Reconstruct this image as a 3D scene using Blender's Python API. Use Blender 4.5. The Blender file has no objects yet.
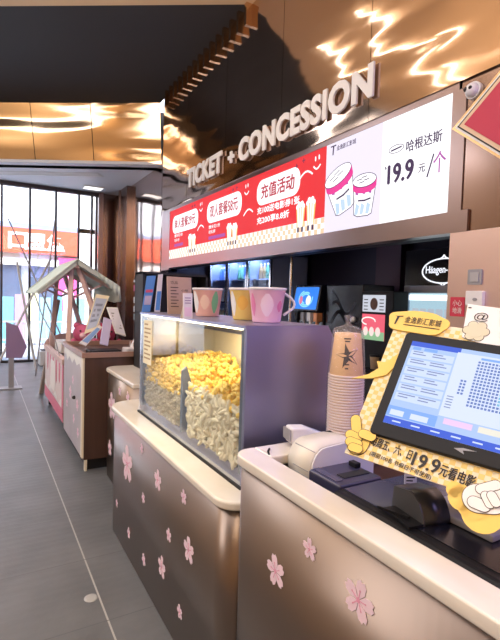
import bpy, math, random
from mathutils import Vector, Matrix
random.seed(7)
S = bpy.context.scene
COL = S.collection

# ------------------------------------------------------------------ camera
YAW, PITCH, ROLL, FPX = math.radians(29.868), math.radians(2.583), math.radians(1.677), 467.9
FW = Vector((math.sin(YAW)*math.cos(PITCH), math.cos(YAW)*math.cos(PITCH), -math.sin(PITCH)))
_r = Vector((math.cos(YAW), -math.sin(YAW), 0)); _u = _r.cross(FW)
RT = math.cos(ROLL)*_r + math.sin(ROLL)*_u
UP = -math.sin(ROLL)*_r + math.cos(ROLL)*_u
EYE = Vector((0, 0, 1.6))
cd = bpy.data.cameras.new('camera'); cam = bpy.data.objects.new('camera', cd); COL.objects.link(cam)
cd.sensor_fit = 'VERTICAL'; cd.sensor_height = 36; cd.sensor_width = 36*500/640
cd.lens = FPX/640*36; cd.clip_start = .02
M = Matrix((RT, UP, -FW)).transposed().to_4x4(); M.translation = EYE
cam.matrix_world = M
S.camera = cam

def ray(u, v): return RT*((u-250)/FPX) + UP*((320-v)/FPX) + FW
def at(u, v, ax, val):
    d = ray(u, v); return EYE + d*((val-EYE[ax])/d[ax])
def atpl(u, v, P, n):
    d = ray(u, v); return EYE + d*((P-EYE).dot(n)/d.dot(n))

# ------------------------------------------------------------------ materials
MATS = {}
def _nt(name):
    m = bpy.data.materials.new(name); m.use_nodes = True
    nt = m.node_tree; return m, nt, nt.nodes.get('Principled BSDF'), nt.nodes.get('Material Output')
def mat(name, col, rough=.5, metal=0., emit=0., ecol=None, spec=.5, trans=0., coat=0., noise=None, bump=None):
    """noise=(scale(x,y,z), amount, second colour); bump=(scale(x,y,z), strength, distance)"""
    if name in MATS: return MATS[name]
    m, nt, b, out = _nt(name)
    c = (*col, 1)
    b.inputs['Base Color'].default_value = c; b.inputs['Roughness'].default_value = rough
    b.inputs['Metallic'].default_value = metal; b.inputs['Specular IOR Level'].default_value = spec
    b.inputs['Transmission Weight'].default_value = trans; b.inputs['Coat Weight'].default_value = coat
    if emit:
        b.inputs['Emission Color'].default_value = (*(ecol or col), 1); b.inputs['Emission Strength'].default_value = emit
    def coords(scale):
        tc = nt.nodes.new('ShaderNodeTexCoord'); mp = nt.nodes.new('ShaderNodeMapping')
        mp.inputs['Scale'].default_value = scale; nt.links.new(tc.outputs['Object'], mp.inputs['Vector']); return mp
    if noise:
        mp = coords(noise[0]); n = nt.nodes.new('ShaderNodeTexNoise'); n.inputs['Scale'].default_value = 1; n.inputs['Detail'].default_value = 4
        nt.links.new(mp.outputs[0], n.inputs['Vector'])
        mx = nt.nodes.new('ShaderNodeMix'); mx.data_type = 'RGBA'; mx.inputs[6].default_value = c; mx.inputs[7].default_value = (*noise[2], 1)
        r = nt.nodes.new('ShaderNodeMapRange'); r.inputs[1].default_value = .35; r.inputs[2].default_value = .65; r.inputs[4].default_value = noise[1]
        nt.links.new(n.outputs['Fac'], r.inputs[0]); nt.links.new(r.outputs[0], mx.inputs[0]); nt.links.new(mx.outputs[2], b.inputs['Base Color'])
    if bump:
        mp = coords(bump[0]); n = nt.nodes.new('ShaderNodeTexNoise'); n.inputs['Scale'].default_value = 1; n.inputs['Detail'].default_value = bump[3] if len(bump) > 3 else 1
        nt.links.new(mp.outputs[0], n.inputs['Vector'])
        bp = nt.nodes.new('ShaderNodeBump'); bp.inputs['Strength'].default_value = bump[1]; bp.inputs['Distance'].default_value = bump[2]
        nt.links.new(n.outputs['Fac'], bp.inputs['Height']); nt.links.new(bp.outputs[0], b.inputs['Normal'])
    MATS[name] = m; return m
def glass(name, tint=(1, 1, 1), refl=.5, rough=.0):
    """thin sheet glass: mostly clear, mirror-like at grazing angles"""
    if name in MATS: return MATS[name]
    m, nt, b, out = _nt(name); nt.nodes.remove(b)
    t = nt.nodes.new('ShaderNodeBsdfTransparent'); t.inputs[0].default_value = (*tint, 1)
    g = nt.nodes.new('ShaderNodeBsdfGlossy'); g.inputs['Roughness'].default_value = rough
    f = nt.nodes.new('ShaderNodeLayerWeight'); f.inputs[0].default_value = .5
    pw = nt.nodes.new('ShaderNodeMath'); pw.operation = 'POWER'; pw.inputs[1].default_value = 5
    ad = nt.nodes.new('ShaderNodeMath'); ad.operation = 'MULTIPLY_ADD'; ad.inputs[1].default_value = .96; ad.inputs[2].default_value = .04
    k = nt.nodes.new('ShaderNodeMath'); k.operation = 'MULTIPLY'; k.inputs[1].default_value = refl
    x = nt.nodes.new('ShaderNodeMixShader')
    nt.links.new(f.outputs['Facing'], pw.inputs[0]); nt.links.new(pw.outputs[0], ad.inputs[0]); nt.links.new(ad.outputs[0], k.inputs[0]); nt.links.new(k.outputs[0], x.inputs[0])
    nt.links.new(t.outputs[0], x.inputs[1]); nt.links.new(g.outputs[0], x.inputs[2]); nt.links.new(x.outputs[0], out.inputs[0])
    MATS[name] = m; return m
def lit(name, col, k=1.): return mat(name, (0.02, 0.02, 0.02), .6, emit=k, ecol=col, spec=.2)

BRONZE = mat('polished_bronze', (.60, .44, .34), .085, 1., bump=((.5, .4, 1.7), 1., .075, 2))
BRONZE_W = mat('wavy_bronze', (.78, .55, .33), .1, 1., bump=((.4, .4, 1.9), 1., .12, 1))
BRONZE_D = mat('dark_bronze', (.27, .19, .165), .18, 1., bump=((.6, .6, .8), .4, .02))
TRIM = mat('bronze_trim', (.30, .225, .215), .28, 1.)
SATIN = mat('satin_brown_metal', (.245, .19, .16), .30, .9, noise=((1.2, 1.2, .5), .4, (.195, .15, .125)), bump=((60, 60, 1.5), .08, .002))
MARBLE = mat('white_marble', (.74, .70, .65), .16, noise=((6, 3, 6), .6, (.64, .57, .48)))
STEEL = mat('brushed_steel', (.40, .41, .60), .4, 1., bump=((3, 3, 90), .06, .002))  # blue in the base colour stands in for reflected blue light
CHROME = mat('bright_steel', (.8, .8, .82), .18, 1.)
BLACK = mat('black_paint', (.012, .012, .016), .6)
BLACKG = mat('black_gloss', (.012, .012, .018), .22)
BLACKP = mat('black_plastic', (.009, .009, .012), .5, spec=.25)
NAVYW = mat('navy_wall_paint', (.016, .012, .035), .6)
WHITEP = mat('white_plastic', (.78, .78, .8), .35)
CREAMP = mat('cream_plastic', (.75, .71, .64), .4)
WHITE = mat('white_paint', (.8, .8, .8), .6)
WOOD = mat('brown_wood', (.10, .052, .04), .4, noise=((10, 10, 1), .7, (.06, .033, .027)))
PINE = mat('pale_pink_wood', (.66, .48, .46), .5, noise=((12, 12, 2), .6, (.55, .38, .36)))
PINK = mat('pink_paint', (.66, .17, .27), .5)
PINKL = mat('pale_pink', (.85, .56, .68), .5)
INK = mat('black_ink', (.02, .018, .02), .6)
GREY = mat('grey_plastic', (.3, .3, .33), .45)
CANVAS = mat('mint_canvas', (.6, .7, .64), .8)
KRAFT = mat('kraft_paper', (.62, .43, .27), .7)
PETAL = mat('blossom_pink', (.86, .66, .78), .5)
PETAL2 = mat('blossom_deep_pink', (.75, .33, .5), .5)
YEL = mat('yellow_card', (.83, .58, .13), .55)
YELL = mat('pale_yellow_card', (.78, .58, .2), .55)
GLASS = glass('clear_glass', (.96, .98, .98), .7)
PGLASS = glass('window_glass', (.97, .98, 1), .7)

# ------------------------------------------------------------------ mesh builder
class MB:
    def __init__(s): s.v, s.f, s.sm = [], [], []
    def add(s, v, f, smooth=False):
        k = len(s.v); s.v += [Vector(p) for p in v]; s.f += [[i+k for i in q] for q in f]; s.sm += [smooth]*len(f); return s
    def box(s, a, b):
        x0, x1 = sorted((a[0], b[0])); y0, y1 = sorted((a[1], b[1])); z0, z1 = sorted((a[2], b[2]))
        v = [(x0,y0,z0),(x1,y0,z0),(x1,y1,z0),(x0,y1,z0),(x0,y0,z1),(x1,y0,z1),(x1,y1,z1),(x0,y1,z1)]
        return s.add(v, [(3,2,1,0),(4,5,6,7),(0,1,5,4),(1,2,6,5),(2,3,7,6),(3,0,4,7)])
    def prism(s, poly, off, smooth=False):
        """poly: planar 3-D ring; off: extrusion vector"""
        n = len(poly); off = Vector(off); P = [Vector(p) for p in poly]
        nr = Vector((0,0,0))
        for i in range(n): nr += P[i].cross(P[(i+1) % n])
        if nr.dot(off) < 0: P.reverse()
        v = P + [p+off for p in P]
        s.add(v, [list(range(n))[::-1], list(range(n, 2*n))])
        k = len(s.v)-2*n
        for i in range(n):
            j = (i+1) % n; s.f.append([k+i, k+j, k+n+j, k+n+i]); s.sm.append(smooth)
        return s
    def tube(s, pts, r, seg=10, caps=True):
        P = [Vector(p) for p in pts]; R = r if isinstance(r, (list, tuple)) else [r]*len(P)
        v, f = [], []; ref = None
        for i, p in enumerate(P):
            t = (P[min(i+1, len(P)-1)]-P[max(i-1, 0)]).normalized()
            if ref is None: ref = Vector((0,0,1)) if abs(t.z) < .9 else Vector((1,0,0))
            a = (ref - t*ref.dot(t)).normalized(); ref = a; b = t.cross(a)
            for k in range(seg):
                w = 2*math.pi*k/seg; v.append(p + (a*math.cos(w)+b*math.sin(w))*R[i])
        for i in range(len(P)-1):
            for k in range(seg):
                l = (k+1) % seg; f.append((i*seg+k, i*seg+l, (i+1)*seg+l, (i+1)*seg+k))
        s.add(v, f, True)
        if caps: s.add(v[:seg], [list(range(seg))[::-1]]); s.add(v[-seg:], [list(range(seg))])
        return s
    def lathe(s, prof, c, seg=28):
        """prof [(r,z)] around the vertical through c; open profile"""
        v, f = [], []
        for r, z in prof:
            for k in range(seg):
                w = 2*math.pi*k/seg; v.append((c[0]+r*math.cos(w), c[1]+r*math.sin(w), c[2]+z))
        for i in range(len(prof)-1):
            for k in range(seg):
                l = (k+1) % seg; f.append((i*seg+k, i*seg+l, (i+1)*seg+l, (i+1)*seg+k))
        return s.add(v, f, True)
    def ball(s, c, r, seg=10, rings=6, sc=(1,1,1)):
        v, f = [], []
        for i in range(rings+1):
            th = math.pi*i/rings
            for k in range(seg):
                w = 2*math.pi*k/seg
                v.append((c[0]+r*sc[0]*math.sin(th)*math.cos(w), c[1]+r*sc[1]*math.sin(th)*math.sin(w), c[2]-r*sc[2]*math.cos(th)))
        for i in range(rings):
            for k in range(seg):
                l = (k+1) % seg; f.append((i*seg+k, i*seg+l, (i+1)*seg+l, (i+1)*seg+k))
        return s.add(v, f, True)
    def beam(s, a, b, w, h, up=(0,0,1)):
        a, b = Vector(a), Vector(b); t = (b-a).normalized(); up = Vector(up)
        if abs(t.dot(up)) > .98: up = Vector((1,0,0))
        x = t.cross(up).normalized(); y = x.cross(t)
        return s.prism([a+x*w/2+y*h/2, a-x*w/2+y*h/2, a-x*w/2-y*h/2, a+x*w/2-y*h/2], b-a)
    def build(s, name, m, parent=None, loc=None, bevel=0, kind=None):
        base = Vector(loc) if loc is not None else (WORLD[parent] if parent else Vector((0,0,0)))
        me = bpy.data.meshes.new(name); me.from_pydata([p-base for p in s.v], [], s.f)
        me.polygons.foreach_set('use_smooth', s.sm); me.materials.append(m); me.update()
        o = bpy.data.objects.new(name, me); COL.objects.link(o)
        if parent: o.parent = parent; WORLD[o] = WORLD[parent]
        else: o.location = base; WORLD[o] = base
        if kind: o['kind'] = kind
        if bevel:
            b = o.modifiers.new('soft', 'BEVEL'); b.width = bevel; b.segments = 3; b.limit_method = 'ANGLE'; b.angle_limit = math.radians(40)
        return o
class _W(dict):
    def __getitem__(s, o): return dict.__getitem__(s, o.as_pointer())
    def __setitem__(s, o, v): dict.__setitem__(s, o.as_pointer(), v)
WORLD = _W()
def thing(name, label, cat, loc, group=None):
    o = bpy.data.objects.new(name, None); COL.objects.link(o); o.empty_display_size = .1
    o.location = loc; WORLD[o] = Vector(loc); return tag(o, label, cat, group)
def tag(o, label, cat, group=None, kind=None):
    o['label'] = label; o['category'] = cat
    if group: o['group'] = group
    if kind: o['kind'] = kind
    return o
def struct(name, mb, m, parent=None, **k):
    return mb.build(name, m, parent, kind=None if parent else 'structure', **k)
def dup(root, loc, label, group=None):
    r = root.copy(); COL.objects.link(r); r.location = loc; r['label'] = label; WORLD[r] = Vector(loc)
    if group: r['group'] = group
    for ch in list(root.children):
        c = ch.copy(); COL.objects.link(c); c.parent = r
        for g in ch.children:
            d = g.copy(); COL.objects.link(d); d.parent = c
    return r
def circ(c, x, y, rx, ry=None, n=24, a0=0, a1=2*math.pi):
    ry = ry or rx; c, x, y = Vector(c), Vector(x), Vector(y); full = abs(a1-a0-2*math.pi) < 1e-6
    return [c + x*(rx*math.cos(a0+(a1-a0)*i/(n if full else n-1))) + y*(ry*math.sin(a0+(a1-a0)*i/(n if full else n-1))) for i in range(n)]
def rrect(O, x, y, w, h, r, n=6):
    """rounded rectangle ring, O is its lower corner"""
    O, x, y = Vector(O), Vector(x), Vector(y); out = []
    for cx, cy, a in ((w-r, h-r, 0), (r, h-r, 90), (r, r, 180), (w-r, r, 270)):
        for i in range(n+1):
            t = math.radians(a+90*i/n); out.append(O + x*(cx+r*math.cos(t)) + y*(cy+r*math.sin(t)))
    return out
class Frame:
    """a flat face in the room: origin, right, up and outward normal"""
    def __init__(s, O, x, y): s.O, s.x, s.y = Vector(O), Vector(x).normalized(), Vector(y).normalized(); s.n = s.x.cross(s.y)
    def p(s, a, b, c=0): return s.O + s.x*a + s.y*b + s.n*c
    def loc(s, w): d = Vector(w)-s.O; return d.dot(s.x), d.dot(s.y)
    def rect(s, mb, a0, b0, a1, b1, lift=.001, t=.001):
        return mb.prism([s.p(a0,b0,lift), s.p(a1,b0,lift), s.p(a1,b1,lift), s.p(a0,b1,lift)], s.n*t)
    def rr(s, mb, a0, b0, a1, b1, r, lift=.001, t=.001): return mb.prism(rrect(s.p(a0,b0,lift), s.x, s.y, a1-a0, b1-b0, r), s.n*t)
    def disc(s, mb, a, b, rx, ry=None, lift=.001, t=.001, n=24): return mb.prism(circ(s.p(a,b,lift), s.x, s.y, rx, ry, n), s.n*t)
    def poly(s, mb, pts, lift=.001, t=.001): return mb.prism([s.p(a, b, lift) for a, b in pts], s.n*t)
    def stroke(s, mb, pts, w, lift=.001, t=.001):
        """flat ribbon along 2-D points"""
        for (a, b), (c, d) in zip(pts, pts[1:]):
            L = math.hypot(c-a, d-b) or 1e-6; nx, ny = -(d-b)/L*w/2, (c-a)/L*w/2; ex, ey = (c-a)/L*w*.3, (d-b)/L*w*.3
            s.poly(mb, [(a+nx-ex, b+ny-ey), (a-nx-ex, b-ny-ey), (c-nx+ex, d-ny+ey), (c+nx+ex, d+ny+ey)], lift, t)
    def text(s, mb, body, a0, b0, w=None, h=None, lift=.001, t=.001, bold=0., shear=0.):
        v, f, (x0, y0, x1, y1) = glyphs(body, bold if t > .003 else 0., shear)
        sx = w/(x1-x0) if w else None; sy = h/(y1-y0) if h else None
        sx = sx or sy; sy = sy or sx
        tv = []; k = len(v)
        P = [((x-x0)*sx+a0, (y-y0)*sy+b0) for x, y in v]
        if t <= .003:
            d = bold*min(sx, sy)*1.1
            for q, (dx_, dy_) in enumerate(((0, 0), (d, 0), (-d, 0), (0, d*.7), (0, -d*.7)) if bold else ((0, 0),)):
                mb.add([s.p(a+dx_, b+dy_, lift+t+.00002*q) for a, b in P], f)
            return
        # solid letters
        edges = {}
        for q in f:
            for i in range(len(q)): e = (q[i], q[(i+1) % len(q)]); edges[e] = 1
        V = [s.p(a, b, lift+t) for a, b in P] + [s.p(a, b, lift) for a, b in P]
        F = [list(q) for q in f] + [[i+k for i in q][::-1] for q in f]
        for (i, j) in list(edges):
            if (j, i) not in edges: F.append([i, i+k, j+k, j])
        mb.add(V, F)
_g = {}
def glyphs(body, bold=0., shear=0.):
    key = (body, bold, shear)
    if key in _g: return _g[key]
    c = bpy.data.curves.new('glyph', 'FONT'); c.body = body; c.resolution_u = 3; c.offset = bold; c.shear = shear; c.fill_mode = 'FRONT'
    o = bpy.data.objects.new('glyph', c); COL.objects.link(o)
    dg = bpy.context.evaluated_depsgraph_get(); dg.update()
    me = bpy.data.meshes.new_from_object(o.evaluated_get(dg))
    # weld by position so outline edges can be found
    idx, V, mp = {}, [], []
    for q in me.vertices:
        kk = (round(q.co.x, 5), round(q.co.y, 5))
        if kk not in idx: idx[kk] = len(V); V.append((q.co.x, q.co.y))
        mp.append(idx[kk])
    F = []
    for p in me.polygons:
        q = [mp[i] for i in p.vertices]
        if len(set(q)) == len(q):
            if p.normal.z < 0: q.reverse()
            F.append(q)
    bb = (min(x for x, y in V), min(y for x, y in V), max(x for x, y in V), max(y for x, y in V))
    bpy.data.objects.remove(o); bpy.data.curves.remove(c); bpy.data.meshes.remove(me)
    _g[key] = (V, F, bb); return _g[key]
def FX(x, y, z): return Frame((x, y, z), (0,-1,0), (0,0,1))      # a face that looks towards -X
def FY(x, y, z): return Frame((x, y, z), (1,0,0), (0,0,1))       # a face that looks towards -Y

# ================================================================== ROOM
CZ = 5.1
def floor_material():
    m, nt, b, out = _nt('grey_floor_tiles')
    tc = nt.nodes.new('ShaderNodeTexCoord')
    sep = nt.nodes.new('ShaderNodeSeparateXYZ'); nt.links.new(tc.outputs['Object'], sep.inputs[0])
    def math_(op, a, bb=None):
        n = nt.nodes.new('ShaderNodeMath'); n.operation = op
        for i, q in enumerate((a, bb)):
            if q is None: continue
            if isinstance(q, (int, float)): n.inputs[i].default_value = q
            else: nt.links.new(q, n.inputs[i])
        return n.outputs[0]
    def joint(sock, period, shift, width):
        f = math_('FRACT', math_('DIVIDE', math_('ADD', sock, shift), period))
        return math_('LESS_THAN', f, width/period)
    jx = joint(sep.outputs[0], 1.2, -.54+12, .009); jy = joint(sep.outputs[1], .6, -.46+12, .005)
    no = nt.nodes.new('ShaderNodeTexNoise'); no.inputs['Scale'].default_value = 3; no.inputs['Detail'].default_value = 6
    nt.links.new(tc.outputs['Object'], no.inputs['Vector'])
    cr = nt.nodes.new('ShaderNodeValToRGB'); cr.color_ramp.elements[0].position = .3; cr.color_ramp.elements[1].position = .7
    cr.color_ramp.elements[0].color = (.10, .105, .118, 1); cr.color_ramp.elements[1].color = (.145, .15, .165, 1)
    nt.links.new(no.outputs['Fac'], cr.inputs[0])
    # fine ribs across each long tile
    rib = math_('SINE', math_('MULTIPLY', sep.outputs[1], 95.))
    m1 = nt.nodes.new('ShaderNodeMix'); m1.data_type = 'RGBA'; m1.inputs[7].default_value = (.36, .36, .36, 1)
    nt.links.new(jx, m1.inputs[0]); nt.links.new(cr.outputs[0], m1.inputs[6])
    m2 = nt.nodes.new('ShaderNodeMix'); m2.data_type = 'RGBA'; m2.inputs[7].default_value = (.085, .088, .1, 1)
    nt.links.new(jy, m2.inputs[0]); nt.links.new(m1.outputs[2], m2.inputs[6]); nt.links.new(m2.outputs[2], b.inputs['Base Color'])
    no2 = nt.nodes.new('ShaderNodeTexNoise'); no2.inputs['Scale'].default_value = 40; nt.links.new(tc.outputs['Object'], no2.inputs['Vector'])
    h = math_('ADD', math_('MULTIPLY', rib, .25), no2.outputs['Fac'])
    bp = nt.nodes.new('ShaderNodeBump'); bp.inputs['Strength'].default_value = .22; bp.inputs['Distance'].default_value = .004
    nt.links.new(h, bp.inputs['Height']); nt.links.new(bp.outputs[0], b.inputs['Normal'])
    b.inputs['Roughness'].default_value = .4
    return m
struct('floor', MB().box((-4, -3, -.1), (4.6, 11.95, 0)), floor_material())
CEILM = mat('dark_ceiling_paint', (.02, .02, .026), .7)
TAN = mat('tan_ceiling_paint', (.62, .45, .28), .55)
struct('ceiling', MB().prism([(-4, 6.7, CZ), (.2, 6.7, CZ), (2.8, 5.0, CZ), (2.8, 12, CZ), (-4, 13, CZ)], (0, 0, .1)), CEILM)
struct('ceiling_coffer', MB().prism([(-4, -3, CZ), (2.8, -3, CZ), (2.8, 5.0, CZ), (.2, 6.7, CZ), (-4, 6.7, CZ)], (0, 0, .1)), TAN)
LWALL = mat('brown_wall_paint', (.55, .40, .24), .6)
struct('wall_left', MB().box((-4.1, -3, 0), (-4, 12.8, CZ)), LWALL)
struct('wall_rear', MB().box((-4, -3.1, 0), (4.6, -3, CZ)), mat('ochre_wall_paint', (.55, .38, .2), .6))
# window front, perpendicular to the counters
YW = 11.88
DARKF = mat('window_frame_metal', (.05, .045, .05), .4, .4)
XM = [-3.9, -2.8, -1.75, -.7, .38, .95, 1.5, 2.01, 2.31, 2.42]
wf = MB()
for x in XM: wf.box((x-.022, YW-.05, 0), (x+.022, YW+.05, 4.0))
wf.box((-4, YW-.06, 3.97), (2.46, YW+.06, 4.06)); wf.box((-4, YW-.06, 0), (2.46, YW+.06, .05))
w1 = struct('window_1', wf, DARKF)
pg = MB()
for a, b in zip(XM, XM[1:]): pg.box((a+.022, YW-.006, .05), (b-.022, YW+.006, 3.97))
pg.build('pane', PGLASS, w1)
LGREY = mat('light_grey_panel', (.62, .62, .62), .5)
# brown wall piece and pilasters beyond the concession opening
struct('wall_front', MB().box((2.46, YW-.05, 0), (4.6, YW+.1, 4.06)), BRONZE_D)
struct('trim_1', MB().box((2.46, YW-.12, 0), (2.56, YW-.05, 4.06)), TRIM)
wr = MB().box((2.92, 8.57, 0), (3.1, YW-.05, 4.06)); struct('wall_right', wr, mat('calm_bronze', (.55, .42, .36), .07, 1., bump=((.5, .5, 1.2), .8, .02, 1)))
struct('trim_2', MB().box((2.82, 10.62, 0), (2.92, 11.2, 4.06)), BRONZE_D)
struct('trim_3', MB().box((2.8, 11.2, 0), (2.92, 11.29, 4.06)), TRIM)
# return between the right wall and the bulkhead
struct('wall_return', MB().prism([(2.8, 8.1, 2.05), (2.92, 8.57, 2.05), (3.1, 8.57, 2.05), (3.1, 8.1, 2.05)], (0, 0, CZ-2.05)), BRONZE)
# light grey triangular soffit and the slanted gold wall above it
SOF = mat('grey_soffit_paint', (.68, .69, .74), .55)
SZ = 4.06
sof = struct('ceiling_soffit', MB().prism([(-2.5, 11.94, SZ), (2.92, 8.57, SZ), (2.92, 11.94, SZ)], (0, 0, .05)), SOF)
dv = Vector((2.92+2.5, 8.57-11.94, 0)).normalized(); nv = Vector((-dv.y, dv.x, 0))
uw = MB()
a, b = Vector((-4.0, 12.87, SZ)), Vector((2.92, 8.57, SZ))
# bowed in plan and leaning forward at the top
def uwp(f, top): return a + (b-a)*f + nv*(.10*math.sin(math.pi*f)) - nv*(.24 if top else 0) + Vector((0, 0, CZ-SZ if top else 0))
for f0, f1 in ((0, .28), (.28, .52), (.52, .70), (.70, .84), (.84, 1.0)):
    v = []
    for i in range(9):
        q = f0+.0008+(f1-f0-.0016)*i/8; v += [uwp(q, 0), uwp(q, 1)]
    uw.add(v, [(2*i, 2*i+2, 2*i+3, 2*i+1) for i in range(8)], True)
struct('wall_upper', uw, BRONZE_W)
struct('wall_upper_core', MB().prism([a+nv*.2, b+nv*.2, b+nv*.4, a+nv*.4], (0, 0, CZ-SZ)), BLACK)
lf = thing('linear_air_diffuser', 'long white slotted air diffuser set in the grey soffit', 'air vent', (1.6, 10.7, SZ))
db = MB()
for k in range(3):
    o1 = Vector((.3, 11.15, SZ-.012)) + nv*(.09*k - .1); db.prism([o1, o1+dv*2.1, o1+dv*2.1+nv*.05, o1+nv*.05], (0, 0, .012))
db.build('slat', WHITE, lf)
fb = MB(); o1 = Vector((.25, 11.15, SZ-.006)) - nv*.13 - dv*.05; fb.prism([o1, o1+dv*2.25, o1+dv*2.25+nv*.3, o1+nv*.3], (0, 0, .006)); fb.build('frame', LGREY, lf)
pv = thing('square_ceiling_panel_light', 'small white square ceiling light in the grey soffit above the window', 'ceiling light', (2.25, 11.3, SZ))
MB().box((2.0, 11.15, SZ-.02), (2.45, 11.5, SZ)).build('frame', WHITE, pv)
MB().box((2.03, 11.18, SZ-.024), (2.42, 11.47, SZ-.02)).build('diffuser', lit('diffuser_white', (.95, .97, 1), 1.6), pv)

# bulkhead over the concession: bronze sheets with open joints
bk = MB(); ys = [-3, -1.02, .31, 1.64, 2.97, 4.30, 5.63, 6.96, 8.1]
for a, b in zip(ys, ys[1:]): bk.box((2.78, a+.003, 3.1), (2.84, b-.003, CZ))
bulk = struct('wall_bulkhead', bk, BRONZE)
struct('wall_core', MB().box((2.86, -3, 2.10), (3.1, 8.1, CZ)), NAVYW)
# band around the menu board
BY0, BY1, BZ0, BZ1 = 2.165, 7.72, 2.235, 3.05
tb = MB()
tb.box((2.79, BY0-.05, BZ1), (2.84, 8.1, 3.1)); tb.box((2.79, BY1, 2.06), (2.84, 8.1, BZ1)); tb.box((2.79, 2.06, BZ0), (2.84, BY0, BZ1))
struct('trim_5', tb, TRIM)
struct('trim_6', MB().box((2.78, 2.0, 2.09), (2.9, 8.1, BZ0)), TRIM)
# pillar / wall on the right
struct('wall_pillar', MB().box((2.8, -3, 0), (4.45, 2.1, 3.1)), BRONZE_D)
PILL = mat('rosy_bronze', (.78, .6, .58), .3, 1., bump=((.8, .8, .9), .4, .03))
struct('trim_7', MB().box((2.785, -.5, 0), (2.8, 2.13, 2.09)), PILL)
# gold fins under the ceiling
FIN = mat('gold_fin', (.75, .5, .3), .2, 1.)
fb = MB()
for k in range(15):
    y = 5.0+k*.2; fb.box((2.70, y, 4.84), (2.78, y+.05, CZ))
struct('trim_8', fb, FIN)
# concession back room
struct('wall_back', MB().box((4.45, 2.0, 0), (4.55, 8.2, 2.7)), NAVYW)
struct('wall_back_end', MB().box((2.92, 8.1, 0), (4.45, 8.2, 2.7)), NAVYW)
struct('ceiling_back', MB().box((3.1, 2.0, 2.6), (4.5, 8.2, 2.7)), NAVYW)
struct('trim_9', MB().box((4.3, 3.95, 0), (4.45, 4.35, 2.6)), mat('plum_panel', (.06, .025, .05), .5))

# ------------------------------------------------------------------ ceiling lamps
TUBE = lit('tube_light_glow', (1., .93, .82), 14.)
tubes = [((.35, 5.42), (1.45, 5.38)), ((-.35, 4.72), (1.35, 4.62)), ((-1.3, 4.3), (.1, 4.4)), ((-1.9, 5.2), (-.6, 5.2)), ((-1.5, 3.2), (.2, 3.2)), ((.4, 2.9), (1.6, 2.9))]
tl = ['thin white tube lamp under the tan ceiling, mirrored in the bronze bulkhead']*len(tubes)
for (p, q), l in zip(tubes, tl):
    t = thing('tube_lamp', l, 'ceiling light', (p[0], p[1], CZ-.06), 'tube lamps under the tan ceiling')
    MB().tube([(p[0], p[1], CZ-.06), (q[0], q[1], CZ-.06)], .013, 10).build('tube', TUBE, t)
    k = MB(); k.tube([(p[0]+.1, p[1], CZ-.06), (p[0]+.1, p[1], CZ)], .012, 8); k.tube([(q[0]-.1, q[1], CZ-.06), (q[0]-.1, q[1], CZ)], .012, 8); k.build('bracket', WHITE, t)

# ================================================================== MENU BOARD
SB = lit('menu_red', (.80, .025, .035), .95)
SW = lit('menu_white', (.98, .97, 1.), 1.1)
SL = lit('menu_lilac', (.84, .78, .93), .95)
ST = lit('menu_tan', (.9, .62, .4), .95)
SP = lit('menu_pink', (.85, .05, .32), .9)
SD = lit('menu_ink', (.1, .05, .16), .5)
SRD = lit('menu_dark_red', (.55, .03, .06), .8)
SPU = lit('menu_purple', (.5, .1, .45), .8)
SBL = lit('menu_pale_blue', (.55, .72, .9), .9)
SYE = lit('menu_yellow', (.98, .6, .2), .95)
mb = thing('menu_lightbox', 'long lit menu lightbox above the concession with red offers and white ice cream price', 'menu board', (2.8, 4.94, BZ0))
MB().box((2.805, BY0, BZ0), (2.84, BY1, BZ1)).build('case', BLACKP, mb)
F = FX(2.8, BY1, 0)          # a = distance from the board's left end, b = height
def bpart(name, m, fn, parent=mb):
    g = MB(); fn(g); return g.build(name, m, parent)
red = bpart('red_panel', SB, lambda g: g.prism([F.p(0, BZ0), F.p(4.2, BZ0), F.p(4.2, BZ1), F.p(0, BZ1)], F.n*.004))
lil = bpart('cup_panel', SL, lambda g: g.prism([F.p(4.2, BZ0), F.p(4.91, BZ0), F.p(4.91, BZ1), F.p(4.2, BZ1)], F.n*.004))
whi = bpart('price_panel', SW, lambda g: g.prism([F.p(4.91, BZ0), F.p(5.555, BZ0), F.p(5.555, BZ1), F.p(4.91, BZ1)], F.n*.004))
Lf = .0045
def pill(a0, a1, b0, b1, s):
    bpart('white_plate', SW, lambda g: F.rr(g, a0, b0, a1, b1, (b1-b0)*.42, Lf), red)
    bpart('plate_lettering', SRD, lambda g: F.text(g, s, a0+.1, b0+.07, a1-a0-.2, b1-b0-.13, Lf+.002, bold=.03), red)
pill(.14, 1.21, 2.65, 2.94, '单人套餐29元'); pill(1.53, 2.56, 2.65, 2.95, '双人套餐58元'); pill(2.93, 3.79, 2.68, 2.97, '充值活动')
def checker(g):
    n, w = 84, 4.2/84
    for r in range(3):
        for k in range(n):
            if (k+r) % 2: F.rect(g, k*w, 2.237+r*.05, k*w+w, 2.237+r*.05+.05, Lf+.001)
bpart('checker_ground', SW, lambda g: F.rect(g, 0, 2.236, 4.2, 2.39, Lf), red)
bpart('checker_pattern', ST, checker, red)
for wd, q0, q1, ww, hh, bo in (('爆米花1份', .24, 2.585, .36, .05, .02), ('可乐1杯', .24, 2.51, .22, .05, .02), ('爆米花1份', 1.6, 2.57, .36, .05, .02), ('可乐2杯', 1.6, 2.5, .22, .05, .02), ('充100送电影券1张', 2.95, 2.585, .84, .08, .035), ('充200享8.8折', 2.95, 2.47, .66, .08, .035)):
    bpart('offer_lettering', SW, lambda g: F.text(g, wd, q0, q1, ww, hh, Lf, bold=bo), red)
bpart('purple_line', SPU, lambda g: F.rect(g, .24, 2.43, .62, 2.475, Lf), red); bpart('purple_line', SPU, lambda g: F.rect(g, 1.6, 2.42, 2.12, 2.465, Lf), red)
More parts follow.
